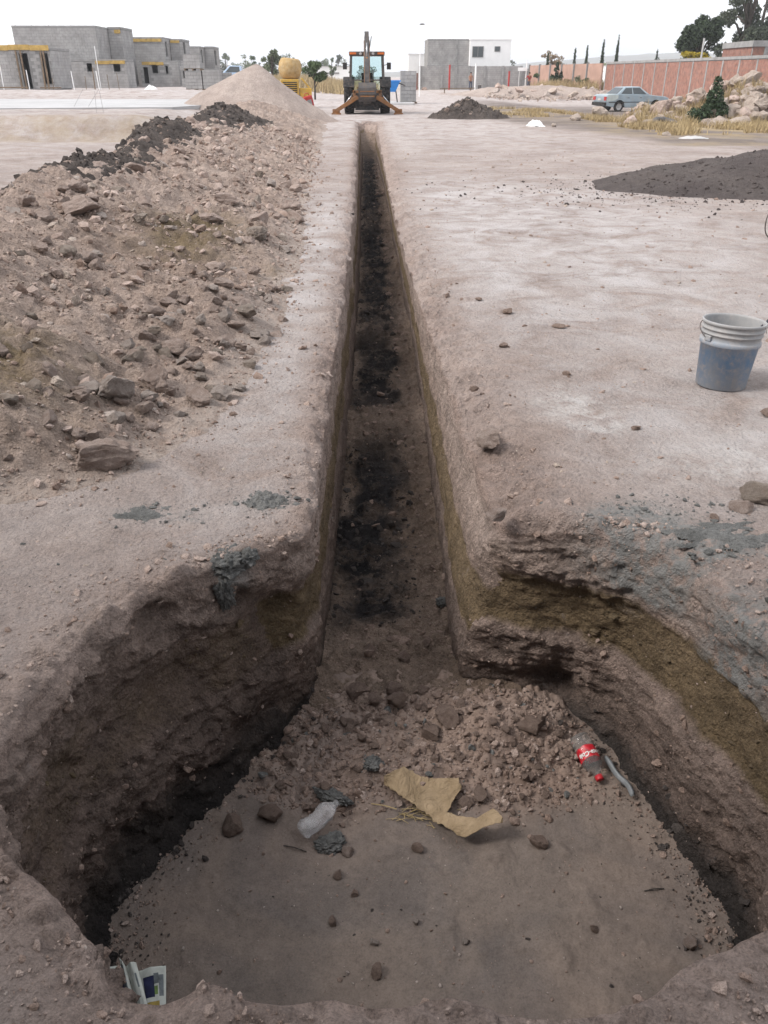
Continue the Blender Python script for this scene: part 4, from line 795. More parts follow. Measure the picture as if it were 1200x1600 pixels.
prof = [(.002, .004), (rb_ - .01, .002), (rb_, .010), (rz_(.236), .236), (rz_(.236) + .006, .238), (rz_(.245) + .008, .241), (rz_(.26) + .008, .259), (rz_(.262) + .004, .263), (rz_(.264), .266), (rz_(.292), .292), (rz_(.292) + .006, .294), (rz_(.30) + .0065, .299), (rz_(.303), .303), (rz_(.318), .318), (rz_(.32) + .006, .320), (rz_(.325) + .0065, .325), (rz_(.33), .329),
        (rz_(.345), .345), (rz_(.347) + .005, .347), (rt_ + .006, .352), (rt_ + .006, .360), (rt_ + .002, .364), (rt_ - .003, .362), (rt_ - .005, .352), (rz_(.25) - .004, .25), (rz_(.12) - .004, .12), (rb_ - .004, .03), (.002, .028)]
mb = MB(); mb.lathe(prof, 64); mb.build('body', M['bucket'], t, True)
for sgn in (-1, 1):
    mb = MB(); mb.box((sgn * (rz_(.28) - .002), -.022, .262), (sgn * (rz_(.28) + .012), .022, .290)); mb.build('handle_lug', M['bucket'], t, False, .003)
pts = [((rz_(.28) + .012) * math.cos(q), .155 * math.sin(q) * math.cos(R(-4)) + .012, .277 + .17 * math.sin(q) * math.sin(R(22))) for q in np.linspace(0, math.pi, 22)]
mb = MB(); mb.tube(pts, .0022, 6); mb.build('wire_handle', M['wire'], t, True)
# rope tied at the lug, running to a stake just outside the frame
o = thing('rope', 'dark frayed rope tied to the rim of the bucket', 'rope'); e = Vector((2.113, 4.17, bz + .325)); s_ = Vector((2.75, 4.45, float(gz(2.75, 4.45)) + .95))
mb = MB(); mb.tube([e.lerp(s_, q) + Vector((.003 * math.sin(q * 60), 0, -.05 * math.sin(q * math.pi))) for q in np.linspace(0, 1, 30)], .007, 7); mb.build('cord', M['rope'], o, True)
mb = MB()
for k in range(16):
    q = e.lerp(s_, .03 + .04 * random.random()); d = Vector((random.gauss(.012, .018), random.gauss(0, .015), -random.uniform(.03, .075))); mb.tube([q, q + d * .5 + Vector((random.gauss(.004, .006), 0, 0)), q + d], .0012, 4)
mb.build('frayed_strands', M['rope'], o)
mb = MB(); mb.tube([(2.75, 4.45, -.1), (2.76, 4.45, 1.05)], [.02, .018], 8)
tag(mb.build('wooden_stake', M['straw']), 'wooden stake holding the rope right of the bucket', 'stake')
q0 = Vector((4.40, 8.72, float(gz(4.4, 8.72)) + .17)); pts = [q0 + Vector((.24 * math.cos(a), .10 * math.sin(a * 1.5), .20 * math.sin(a))) for a in np.linspace(R(60), R(238), 24)]
mb = MB(); mb.tube(pts, .006, 7); tag(mb.build('bent_wire', M['wire'], None, True), 'dark bent loop of wire standing out of the ground at the right edge', 'wire')
# stones still stuck in the pit walls

# ------------------------------------------------------------------ materials of built things
M['block'] = simple('concrete_block', (.37, .36, .355), .95, 0, .35, 1.6, .3, ((.29, .275, .265), .7), bscale=18)
M['joint'] = simple('mortar_joint', (.25, .245, .24), .95, 0, .2, 3)
M['slab'] = simple('pale_concrete', (.46, .45, .445), .9, 0, .15, .8, .1)
M['concrete'] = simple('grey_concrete', (.30, .295, .29), .9, 0, .3, 2, .15)
M['timber'] = simple('yellow_formwork_timber', (.48, .32, .10), .8, 0, .4, 4)
M['oldwood'] = simple('weathered_wood', (.20, .145, .10), .9, 0, .4, 5)
M['white'] = simple('white_paint', (.80, .80, .80), .7, 0, .06, 1.5)
M['brick'] = simple('red_brick', (.37, .175, .13), .92, 0, .5, 3.5, .2, ((.30, .20, .165), .6))
M['brickpale'] = simple('pale_pink_render', (.42, .27, .215), .95, 0, .25, .8)
M['glassdark'] = simple('window_glass', (.05, .06, .065), .12, 0, .1, 2, spec=.6)
M['iron'] = simple('rusty_rebar', (.16, .10, .075), .8, .4, .3, 5)
M['black'] = simple('black_rubber', (.022, .022, .024), .8, 0, .5, 5, .2, ((.16, .13, .11), .5))
M['steel'] = simple('dark_greasy_steel', (.10, .095, .095), .55, .5, .4, 4, .1, ((.17, .13, .10), .6))
M['chrome'] = simple('hydraulic_rod', (.55, .55, .56), .25, .9, .1)
M['orange'] = simple('orange_machine_paint', (.29, .13, .045), .6, 0, .4, 3, 0, ((.20, .14, .105), .85))
M['amber'] = simple('amber_lamp', (.65, .16, .03), .3)
M['redpaint'] = simple('red_paint', (.42, .04, .035), .55, 0, .3, 6)
M['yellow'] = simple('yellow_machine_paint', (.56, .34, .05), .5, 0, .3, 4, 0, ((.35, .26, .14), .6))
M['tan'] = simple('tan_dusty_drum', (.42, .28, .12), .8, 0, .35, 4, 0, ((.46, .37, .24), .6))
M['blue'] = simple('bright_blue_paint', (.03, .22, .62), .5, 0, .2, 3)
M['carblue'] = simple('silver_blue_car_paint', (.30, .365, .41), .35, .3, .2, 2, 0, ((.33, .33, .31), .5), .5)
M['carpale'] = simple('faded_pale_car_paint', (.48, .52, .50), .5, .0, .2, 3)
M['truckblue'] = simple('pale_blue_truck_paint', (.42, .53, .68), .35, .1, .1, 2)
M['skin'] = simple('skin', (.33, .17, .11), .6, 0, .1)
M['denim'] = simple('dark_trousers', (.07, .08, .12), .9, 0, .3)
M['redcloth'] = simple('red_shirt', (.36, .03, .035), .9, 0, .2)
M['hair'] = simple('black_hair', (.02, .017, .015), .8)
m = NT('cab_glass'); M['cabglass'] = m.done((.62, .80, .80), None, .03, Transmission_Weight=1.0, IOR=1.05, Specular_IOR_Level=.5)
def foliage(name, a, b):
    m = NT(name); c = m.mix(m.noise(1.3, 6, .7), a, b); c = m.mix(1.0, c, m.ramp(m.noise(14, 3), [(.3, .6), (.7, 1.35)]), 'MULTIPLY')
    return m.done(c, None, .75, Subsurface_Weight=0.0)
M['dkleaf'] = foliage('dark_leaves', (.025, .038, .022), (.055, .075, .040)); M['mdleaf'] = foliage('green_leaves', (.055, .085, .035), (.11, .145, .07)); M['ltleaf'] = foliage('pale_leaves', (.11, .14, .08), (.19, .21, .13))
M['eucleaf'] = foliage('eucalyptus_leaves', (.045, .058, .038), (.10, .115, .08)); M['yelleaf'] = foliage('yellow_flowers', (.42, .30, .02), (.30, .26, .04)); M['dryleaf'] = foliage('dry_leaves', (.30, .22, .14), (.22, .17, .11)); M['shrub'] = foliage('shrub_leaves', (.04, .065, .035), (.075, .105, .06))
M['grass'] = foliage('dry_grass', (.42, .33, .19), (.31, .23, .125)); M['bark'] = simple('bark', (.075, .062, .052), .95, 0, .4, 6, .4, bscale=30)
M['darkrock2'] = M['darkrock']

# ------------------------------------------------------------------ walls of blocks or bricks, real courses
def courses(p0, p1, z0, z1, openings, bw, bh, proud, joint, seedk=0, skip=0.0):
    """fronts of a wall seen from its right-hand side when walking p0 -> p1; openings (u0,u1,z0,z1)"""
    p0, p1 = Vector((*p0, 0)), Vector((*p1, 0)); d = p1 - p0; L = d.length; d.normalize(); nrm = Vector((d.y, -d.x, 0)); mb = MB(); row = 0; z = z0
    r = random.Random(seedk)
    while z + bh * .6 < z1:
        u = -bw * .5 if row % 2 else 0.0
        while u < L - .03:
            a, b = max(u + joint / 2, 0.004), min(u + bw - joint / 2, L - .004); t = min(z + bh - joint / 2, z1 - .004); c = z + joint / 2
            if b - a > .03 and not any(a < o[1] and b > o[0] and c < o[3] and t > o[2] for o in openings) and r.random() >= skip:
                q = proud * r.uniform(.5, 1.3); A, B = p0 + d * a, p0 + d * b; n_ = nrm * q; k = nrm * -.006
                vs = [A + k, B + k, B + n_, A + n_]; vs = [(v.x, v.y, c) for v in vs] + [(v.x, v.y, t) for v in vs]
                mb.add(vs, [(3, 2, 6, 7), (0, 3, 7, 4), (2, 1, 5, 6), (7, 6, 5, 4), (0, 1, 2, 3)])
            u += bw
        z += bh; row += 1
    return mb
def wall_part(parent, p0, p1, z0, z1, openings=(), th=.15, mat='joint', block='block', bw=.4, bh=.2, proud=.012, joint=.016, name='wall', piece='concrete_blocks', base=(0, 0, 0)):
    P0, P1 = Vector((*p0, 0)), Vector((*p1, 0)); d = P1 - P0; L = d.length; d.normalize(); nrm = Vector((d.y, -d.x, 0)); mb = MB()
    us = sorted({0, L, *[v for o in openings for v in o[:2] if 0 < v < L]}); zs = sorted({z0, z1, *[v for o in openings for v in o[2:] if z0 < v < z1]})
    for i in range(len(us) - 1):
        for j in range(len(zs) - 1):
            um, zm = (us[i] + us[i + 1]) / 2, (zs[j] + zs[j + 1]) / 2
            if any(o[0] < um < o[1] and o[2] < zm < o[3] for o in openings): continue
            A, B = P0 + d * us[i], P0 + d * us[i + 1]; k = -nrm * th
            vs = [A, B, B + k, A + k]; vs = [(v.x, v.y, zs[j]) for v in vs] + [(v.x, v.y, zs[j + 1]) for v in vs]
            mb.add(vs, [(0, 3, 2, 1), (4, 5, 6, 7), (0, 1, 5, 4), (1, 2, 6, 5), (2, 3, 7, 6), (3, 0, 4, 7)])
    wl = mb.build(name, M[mat], parent)
    if block:
        o = courses(p0, p1, z0, z1, openings, bw, bh, proud, joint, hash((p0[0], z0)) % 999).build(piece, M[block], wl); o['kind'] = 'stuff'
    return wl
def volume(t, x0, x1, y0, y1, z0, z1, of=(), orr=(), roof=True, beam=None, side='right'):
    """a box of block walls with openings in the front and in the right side"""
    wall_part(t, (x0, y0), (x1, y0), z0, z1, [(a - x0, b - x0, c, d) for a, b, c, d in of])
    wall_part(t, (x1, y0 + .002), (x1, y1), z0, z1, [(a - y0, b - y0, c, d) for a, b, c, d in orr])
    wall_part(t, (x1 - .16, y1), (x0, y1), z0, z1, (), block=None); wall_part(t, (x0, y1 - .16), (x0, y0 + .16), z0, z1, (), block=None)
    mb = MB(); mb.box((x0 - .02, y0 - .02, z1 + .002), (x1 + .02, y1 + .02, z1 + .13)); mb.build('roof_slab', M['concrete'], t)
    mb = MB(); mb.box((x0 + .16, y0 + .16, z0 - .3), (x1 - .16, y1 - .16, z0 + .02)); mb.build('floor_slab', M['concrete'], t)
    if beam:
        u = beam[0]
        while u < beam[1] - .2:
            e = min(u + random.uniform(1.0, 1.6), beam[1]); k = random.uniform(-.02, .02)
            mb = MB(); mb.box((u, y0 - .07 - abs(k), beam[2] + k), (e - .02, y0 - .024, beam[3] + k)); mb.build('formwork_plank', M['timber'], t); u = e
def rebars(t, xs_, y, z, h=.8):
    for x in xs_:
        mb = MB(); mb.tube([(x, y, z), (x + random.uniform(-.05, .05), y, z + h * random.uniform(.6, 1.2))], .012, 5); mb.build('rebar', M['iron'], t)
# house A, single storey with formwork still on
gA = .70
t = thing('block_house', 'single storey grey block house with yellow formwork on top at the left edge', 'house')
volume(t, -28, -20.3, 60, 64, gA, 2.95, [(-22.3, -21.75, gA, 2.75), (-20.95, -20.45, gA + .3, 2.75)], [], beam=(-28, -20.2, 2.92, 3.22))
for x in (-22.36, -22.05, -20.85, -20.62):
    mb = MB(); mb.bar((x, 59.7, gA), (x + random.uniform(-.05, .08), 59.82, 2.9), .09); mb.build('timber_prop', M['oldwood'], t)
t = thing('block_house', 'tallest unfinished grey block house with a blank two storey front wall', 'house')
volume(t, -26.9, -20.55, 72, 76, gA, 4.72); volume(t, -20.5, -19.5, 75.3, 79, gA, 4.78, beam=(-20.0, -19.5, 4.45, 4.7))
volume(t, -23.5, -17.9, 69.5, 71.8, gA - .1, 2.45, [(-18.9, -18.4, 1.75, 2.3), (-20.9, -20.5, 1.75, 2.3)], [], beam=(-20.2, -17.95, 2.25, 2.47))
rebars(t, (-26.6, -25.4, -24.1, -22.4), 72.1, 4.85, 1.3)
t = thing('block_house', 'two storey grey block house with yellow timber bands and dark openings', 'house')
volume(t, -20.1, -17.2, 80, 84, gA - .2, 4.25, [], [(80.6, 81.3, 3.0, 4.05)], beam=(-20.1, -17.3, 4.02, 4.24)); volume(t, -17.15, -16.1, 82.5, 86, gA - .2, 4.2, [], [(83, 83.8, 2.9, 4.1)], beam=(-17.1, -16.3, 4.0, 4.2))
volume(t, -18.6, -15.4, 76.5, 79.8, gA - .2, 2.45, [(-18.35, -17.98, .9, 2.1), (-17.62, -17.15, 1.65, 2.25), (-16.5, -16.3, 1.62, 2.2)], [], beam=(-18.4, -16.6, 2.25, 2.47))
t = thing('block_house', 'narrow grey block annex with one slot window next to the stacked blocks', 'house')
volume(t, -14.75, -13.5, 74, 76.5, gA - .25, 2.0, [(-14.6, -14.42, 1.3, 1.8)], [(74.3, 75.2, gA - .2, 1.7)])
t = thing('block_house', 'farthest grey block house with two tall narrow dark windows', 'house')
volume(t, -18.1, -15.9, 90, 94, gA - .3, 3.85, [], [(90.4, 91.2, 2.6, 3.7)]); volume(t, -15.85, -15.0, 92.5, 96, gA - .3, 3.9, [], [(93, 94, 2.4, 3.7)])
# stakes in front of the houses
for k, (x, y, h, r) in enumerate([(-21.45, 58.5, 1.15, .03), (-20.35, 59, 1.2, .02), (-20.1, 59, .7, .02), (-18.6, 58.5, 1.1, .03), (-18.0, 59, .8, .02), (-17.6, 59.5, 1.3, .02), (-17.4, 59, 1.3, .02), (-17.0, 58.5, 1.1, .03), (-16.5, 59, .9, .02), (-16.0, 59.5, 1.0, .02), (-18.2, 63, 2.6, .025), (-22.9, 58, 1.6, .025)]):
    mb = MB(); z = float(g0(x, y)); mb.tube([(x, y, z - .2), (x + random.uniform(-.06, .06), y, z + h)], r, 6)
    tag(mb.build('stake', M['white'] if r > .022 else M['oldwood']), 'thin pale stake standing in the dirt before the unfinished houses', 'stake', 'stakes before the unfinished houses')
for k, (x0, x1, y) in enumerate([(-23.5, -21.2, 57.5), (-20.6, -19.3, 58.0)]):
    mb = MB(); z = float(gz(x0, y)) + .14; mb.box((x0, y, z), (x1, y + .16, z + .07)); tag(mb.build('plank', M['oldwood'], None), ['long brown plank lying on the dirt before the leftmost house', 'short brown plank lying right of the long one before the houses'][k], 'plank')
# pale slab on the raised ground
mb = MB(); zt = .60; pl = [(-30, 25.6), (-6.2, 29.0), (-4.6, 34.0), (-6.5, 38.5), (-30, 41)]; mb.add([(x, y, zt) for x, y in pl] + [(x, y, zt - .2) for x, y in pl], [(0, 1, 2, 3, 4), (9, 8, 7, 6, 5)] + [(i, 5 + i, 5 + (i + 1) % 5, (i + 1) % 5) for i in range(5)])
M['slabroad'] = simple('dusty_concrete', (.41, .405, .41), .9, 0, .2, .8, .1); o = mb.build('concrete_slab', M['slabroad']); o['kind'] = 'structure'
for (x, y, a, lb) in [(-9.6, 29.5, .55, 'left one of two thin rods leaning over the pale slab'), (-9.2, 29.7, .62, 'right one of two thin rods leaning over the pale slab'), (-7.6, 25.5, .05, 'upright thin rod at the near edge of the bank'), (-7.45, 25.7, -.03, 'second upright rod close beside the first at the bank')]:
    mb = MB(); z = float(gz(x, y)); mb.tube([(x, y, z - .1), (x + a * .9, y, z + .55)], .005, 5); tag(mb.build('steel_rod', M['concrete']), lb, 'rod')
# pallets of blocks
def pallet(x, y, z, w, d, h, label):
    t = thing('block_stack', label, 'block stack', (x, y, z), 0, 'pallets of concrete blocks')
    mb = MB()
    for k in range(3): mb.box((w * (k * .48 + .01), 0, 0), (w * (k * .48 + .01) + .09, d, .10))
    mb.box((0, .01, .102), (w, d - .01, .125)); mb.build('pallet', M['oldwood'], t)
    mb = MB(); mb.box((.02, .02, .127), (w - .02, d - .02, h - .012)); core = mb.build('stack_core', M['joint'], t)
    a = courses((.01, .01), (w - .01, .01), .127, h, [], .4, .2, .012, .018, 3); b = courses((w - .01, .01), (w - .01, d - .01), .127, h, [], .4, .2, .012, .018, 5); a.add(b.v, b.f)
    u = .01
    while u < w - .1: a.box((u + .006, .02, h - .012), (u + .194, d - .02, h)); u += .2
    o = a.build('concrete_blocks', M['block'], t); o['kind'] = 'stuff'
for a in [(-12.15, 62, .56, 1.15, 1.1, 1.22, 'lower pallet of grey blocks on the left, carrying another'), (-12.15, 62, 1.785, 1.1, 1.05, .98, 'upper pallet of grey blocks stacked on the left one'), (-10.95, 62, .56, 1.2, 1.1, 1.25, 'pallet of pale grey blocks right of the two storey stack'), (-11.3, 63.6, .56, 1.3, 1.1, 1.35, 'pallet of blocks standing behind the front two'), (-10.2, 63.4, .56, .9, 1.1, 1.1, 'rightmost pallet of grey blocks, nearly hidden by its neighbour')]: pallet(*a)
pallet(2.2, 54, float(g0(2.6, 54)) - .02, .95, 1.0, 1.75, 'tall grey block stack standing alone right of the digger')

# ------------------------------------------------------------------ centre: grey and white houses and the block boundary wall
gB = .15
t = thing('block_house', 'grey unplastered block upper storey rising behind the boundary wall', 'house')
volume(t, 7.8, 12.75, 111, 117, gB, 5.2); mb = MB(); mb.box((11.2, 110.93, 2.6), (11.38, 110.985, 5.2)); mb.build('column', M['concrete'], t); mb = MB(); mb.box((7.75, 110.93, 2.35), (12.8, 110.985, 2.58)); mb.build('ring_beam', M['concrete'], t)
def pane_window(t, x0, x1, y, z0, z1, n=2):
    mb = MB(); mb.box((x0 - .05, y - .05, z0 - .05), (x1 + .05, y - .003, z1 + .05)); f = mb.build('window', M['joint'], t)
    for k in range(n):
        a, b = x0 + (x1 - x0) * k / n + .03, x0 + (x1 - x0) * (k + 1) / n - .03; mb = MB(); mb.box((a, y - .06, z0), (b, y - .053, z1)); mb.build('pane', M['glassdark'], f)
t = thing('white_house', 'plain white two storey house with two small windows behind the block wall', 'house')
mb = MB(); mb.box((12.78, 110, gB), (17.7, 118, 5.2)); mb.build('wall', M['white'], t); mb = MB(); mb.box((12.72, 109.95, 5.203), (17.76, 118.05, 5.32)); mb.build('parapet', M['white'], t)
pane_window(t, 13.1, 14.35, 110, 3.45, 4.5, 2); pane_window(t, 15.75, 16.35, 110, 4.05, 4.5, 1)
t = thing('white_house', 'low white building just left of the grey block storey', 'house')
mb = MB(); mb.box((5.9, 120, gB), (8.2, 126, 3.9)); mb.build('wall', M['white'], t); mb = MB(); mb.box((5.85, 119.95, 3.903), (8.25, 126, 4.0)); mb.build('parapet', M['white'], t)
t = thing('boundary_wall', 'grey concrete block boundary wall with darker piers in front of the white house', 'wall')
zb = .18; px_ = [6.65, 9.2, 10.85, 12.45, 14.3, 16.4, 18.6, 20.2]
for k in range(len(px_) - 1):
    wall_part(t, (px_[k] + .14, 107), (px_[k + 1] - .14, 107), zb - .3, 2.45 if k < 6 else 2.2)
for x in px_:
    mb = MB(); mb.box((x - .138, 106.9, zb - .3), (x + .138, 107.16, 2.48)); mb.build('pier', M['concrete'], t)
t = thing('boundary_wall', 'low red brick and block wall left of the grey boundary wall', 'wall')
wall_part(t, (5.2, 108), (6.5, 108), zb - .3, 1.75, (), block='brick', bw=.26, bh=.08, piece='bricks')
for x, y, h, c, lb in [(10.0, 105.5, 2.4, 'redpaint', 'red painted post standing before the boundary wall, left of the shirtless worker'), (16.95, 105.5, 1.75, 'redpaint', 'shorter red post before the boundary wall on the right'), (12.9, 104.5, 2.5, 'white', 'tall white post beside the shirtless worker'), (19.0, 106, 2.9, 'white', 'thin pale post at the right end of the boundary wall')]:
    mb = MB(); mb.tube([(x, y, 0), (x, y, zb + h)], .10 if c != 'white' or x < 14 else .06, 8); tag(mb.build('post', M[c]), lb, 'post')
t = thing('sign', 'small blank white board on the right of the boundary wall', 'sign'); mb = MB(); mb.box((18.0, 105.9, 1.95), (19.1, 105.95, 2.3)); mb.build('board', M['white'], t); mb = MB(); mb.tube([(18.2, 106.0, .1), (18.2, 106.0, 2.2)], .03, 6); mb.build('leg', M['white'], t)
# string line rail on stakes
t = thing('stake_rail', 'horizontal thin rail on two stakes behind the small dark mound', 'rail')
for x in (7.0, 9.25):
    mb = MB(); mb.tube([(x, 78, -.3), (x, 78, .55)], .045, 6); mb.build('stake', M['oldwood'], t)
mb = MB(); mb.bar((6.6, 77.95, .50), (9.6, 77.95, .53), .06); mb.build('rail', M['oldwood'], t)
for (x, y, s, mt, lb) in [(7.1, 104, .75, 'clod', 'brownish lump of rubble at the left foot of the boundary wall'), (5.95, 104, .4, 'redpaint', 'small red can left of the boundary wall'), (13.3, 103.5, .5, 'steel', 'dark drum at the foot of the tall white post'), (16.9, 100, .7, 'rockpale', 'pale rubble lump below the shorter red post')]:
    if mt in ('redpaint', 'steel'): mb = MB(); mb.lathe([(.001, 0), (s * .4, 0), (s * .4, s), (s * .36, s + .02), (.001, s + .02)], 14); o = mb.build('drum', M[mt]); o.location = (x, y, float(g0(x, y))); tag(o, lb, 'drum')
    else: rock(x, y, float(g0(x, y)), s, mt, lb, lod=3)

# ------------------------------------------------------------------ right: brick walls
t = thing('brick_wall', 'red brick boundary wall with pale concrete piers and a grey capping on the right', 'wall')
A, B = Vector((22.75, 85.0)), Vector((25.3, 50.0)); n = 15; prev = None
for k in range(n):
    a, b = A.lerp(B, k / n), A.lerp(B, (k + 1) / n); d = (b - a).normalized(); zt = 2.42 + .02 * k * .0
    wall_part(t, tuple(a + d * .10), tuple(b - d * .10), -.4, 2.42, (), .14, 'joint', 'brick', .25, .075, .010, .014, 'panel', 'bricks')
for k in range(n + 1):
    a = A.lerp(B, k / n); d = (B - A).normalized(); q = Vector((d.y, -d.x)); mb = MB()
    vs = [a - d * .095 + q * .03, a + d * .095 + q * .03, a + d * .095 - q * .17, a - d * .095 - q * .17]; mb.add([(v.x, v.y, -.4) for v in vs] + [(v.x, v.y, 2.42) for v in vs], [(0, 3, 2, 1), (4, 5, 6, 7), (0, 1, 5, 4), (1, 2, 6, 5), (2, 3, 7, 6), (3, 0, 4, 7)]); mb.build('pier', M['concrete'], t)
d = (B - A).normalized(); q = Vector((d.y, -d.x)); mb = MB(); vs = [A - d * .1 + q * .06, B + d * .1 + q * .06, B + d * .1 - q * .2, A - d * .1 - q * .2]
mb.add([(v.x, v.y, 2.423) for v in vs] + [(v.x, v.y, 2.60) for v in vs], [(0, 3, 2, 1), (4, 5, 6, 7), (0, 1, 5, 4), (1, 2, 6, 5), (2, 3, 7, 6), (3, 0, 4, 7)]); mb.build('capping', M['concrete'], t)
t = thing('brick_house', 'orange brick upper wall showing above the red boundary wall at the right edge', 'house')
wall_part(t, (25.6, 60), (31, 60), -.2, 3.15, (), .14, 'joint', 'brick', .25, .075, .010, .014, 'wall', 'bricks'); wall_part(t, (25.6, 65), (25.6, 60.15), -.2, 3.15, (), .14, 'joint', 'brick', .25, .075, .010, .014, 'wall', 'bricks')
mb = MB(); mb.box((25.5, 59.9, 3.153), (31.1, 65, 3.5)); mb.build('ring_beam', M['concrete'], t); mb = MB(); mb.box((26.35, 59.93, 2.4), (26.6, 59.985, 3.15)); mb.build('pier', M['concrete'], t)
t = thing('brick_wall', 'faded pink wall with dark piers running back behind the rubble', 'wall')
A, B = Vector((19.4, 106.0)), Vector((22.6, 86.0))
for k in range(6):
    a, b = A.lerp(B, k / 6), A.lerp(B, (k + 1) / 6); wall_part(t, tuple(a), tuple(b), -.3, 2.5, (), .14, 'brickpale', 'brickpale', .9, .45, .01, .02, 'panel', 'render_panels')
    mb = MB(); mb.box((a.x - .14, a.y - .1, -.3), (a.x + .10, a.y + .1, 2.6)); mb.build('pier', M['joint'], t)

# ------------------------------------------------------------------ vegetation
def leaves(name, parent, blobs, n, size, mat, droop=0.3, aspect=.45, seed=0):
    """leaf faces spread through blobs (cx,cy,cz,rx,ry,rz), thinned by noise into clumps"""
    r = np.random.default_rng(seed); wts = np.array([b[3] * b[4] * b[5] for b in blobs]); wts = wts / wts.sum(); k = r.choice(len(blobs), n * 2, p=wts); B_ = np.array(blobs)[k]
    d = r.normal(size=(n * 2, 3)); d /= np.linalg.norm(d, axis=1)[:, None]; P_ = B_[:, :3] + d * B_[:, 3:] * (r.uniform(.25, 1, n * 2) ** .6)[:, None]
    sc = 1.6 / np.mean(B_[:, 3]); keep = fbm(P_[:, 0] * sc * 1.6, P_[:, 1] * sc * 1.6, P_[:, 2] * sc * 1.6, 2, seed) > -.12; P_ = P_[keep][:n]; n = len(P_)
    a = r.normal(size=(n, 3)); a[:, 2] -= droop; a /= np.linalg.norm(a, axis=1)[:, None]; b = np.cross(a, r.normal(size=(n, 3))); b /= np.linalg.norm(b, axis=1)[:, None]
    s = size * r.uniform(.6, 1.4, n)[:, None]; a = a * s; b = b * s * aspect
    V = np.stack([P_ - a, P_ + b, P_ + a, P_ - b], 1).reshape(-1, 3); return mk(name, V, np.arange(n * 4).reshape(-1, 4), M[mat], parent, False)
def tree(name, label, x, y, h, blobs, n, size, mat, trunk=.15, limbs=5, group=None, lean=(0, 0), cat='tree', seed=None):
    z = float(g0(x, y)); seed = int(abs(x * 13 + y * 7)) if seed is None else seed; t = thing(name, label, cat, (x, y, z), 0, group); r = random.Random(seed)
    top = max(b[2] for b in blobs); mb = MB(); mb.tube([(0, 0, -.2), (lean[0] * .3, lean[1] * .3, top * .35), (lean[0] * .7, lean[1] * .7, top * .7), (lean[0], lean[1], top)], [trunk, trunk * .8, trunk * .55, trunk * .2], 8)
    for b in blobs[:limbs * 2]:
        q = r.uniform(.35, .7); s_ = Vector((lean[0] * q, lean[1] * q, top * q * .9)); mb.tube([s_, s_.lerp(Vector(b[:3]), .55) + Vector((0, 0, .05 * h)), Vector(b[:3])], [trunk * .45, trunk * .3, trunk * .1], 5)
    mb.build('trunk', M['bark'], t, True); leaves('crown', t, blobs, n, size, mat, seed=seed); return t
def blobs(cx, cy, cz, rx_, ry_, rz_, k, s, seed):
    r = random.Random(seed); o = []
    for _ in range(k):
        a, q, zz = r.uniform(0, 6.28), r.uniform(0, 1) ** .5, r.uniform(-1, 1); e = math.sqrt(max(0, 1 - zz * zz * .8)); f = r.uniform(.7, 1.3) * s
        o.append((cx + rx_ * q * e * math.cos(a), cy + ry_ * q * e * math.sin(a), cz + rz_ * zz, f * rx_, f * ry_, f * min(rx_, rz_)))
    return o
tree('tree', 'dense dark green tree behind the red brick wall', 30.2, 82, 5.6, blobs(0, 0, 3.9, 1.75, 1.6, 1.6, 18, .36, 3), 9000, .14, 'dkleaf', .28, 6)
tree('tree', 'tall thin leaved eucalyptus with open crown at the right edge', 36.2, 88, 9.5, blobs(-.3, 0, 5.8, 2.3, 2.0, 3.2, 26, .30, 5), 7500, .15, 'eucleaf', .34, 8, lean=(.8, 0))
tree('tree', 'second open crowned eucalyptus partly out of frame at the right', 38.6, 90, 9.5, blobs(0, 0, 6.2, 1.9, 1.8, 2.6, 14, .30, 8), 2600, .16, 'eucleaf', .28, 6, lean=(.3, 0))
tree('tree', 'small dead looking sapling between the dark tree and the eucalyptus', 33.4, 84, 3.6, blobs(0, 0, 3.0, .7, .7, .5, 5, .4, 4), 260, .12, 'dryleaf', .08, 3)
tree('bush', 'bright yellow flowering bush above the red brick wall', 27.6, 76, 2.9, blobs(0, 0, 2.62, 1.3, .9, .48, 12, .38, 6), 2600, .11, 'yelleaf', .06, 4, cat='bush')
for x, y, h, r_, lb in [(25.45, 110, 4.3, .22, 'leftmost thin cypress behind the faded pink wall'), (26.4, 108, 4.45, .22, 'second cypress from the left behind the brick walls'), (27.75, 106, 5.05, .27, 'third cypress from the left, slightly leaning'), (28.85, 104, 5.35, .27, 'tallest cypress of the group of four'), (38.6, 120, 4.4, .26, 'lone short cypress right of the group of four'), (35.3, 100, 5.0, .25, 'cypress just left of the yellow bush'), (22.2, 110, 3.7, .24, 'cypress beside the pinkish leafless tree')]:
    bl = [(0, 0, h * q, r_ * (1.15 - q) * 1.1 + .03, r_ * (1.15 - q) * 1.1 + .03, h * .10) for q in np.linspace(.12, .95, 11)]
    tree('cypress', lb, x, y, h, bl, 2200, .12, 'dkleaf', .08, 0, 'cypresses behind the walls')
tree('tree', 'pinkish dry tree above the faded pink wall', 24.4, 118, 4.6, blobs(0, 0, 3.4, 1.4, 1.2, 1.0, 10, .36, 12), 1200, .14, 'dryleaf', .15, 5)
tree('tree', 'small round dark tree standing in front of the dry field', -3.35, 62, 2.5, blobs(0, 0, 1.75, .72, .7, .55, 9, .42, 13), 1700, .09, 'mdleaf', .07, 4)
tree('tree', 'grey green tree right behind the pale gravel cone', -9.2, 92, 3.3, blobs(0, 0, 2.0, 1.0, 1.0, .9, 9, .4, 14), 1500, .13, 'ltleaf', .12, 4)
tree('cactus_shrub', 'spiky dark yucca standing before the faded pink wall', 19.6, 92, 3.0, [(0, 0, .8, .35, .3, .7), (.0, 0, 1.8, .22, .2, .8), (.45, 0, 1.3, .2, .2, .5), (-.4, 0, 1.0, .25, .2, .5)], 700, .16, 'dkleaf', .08, 3, cat='plant')
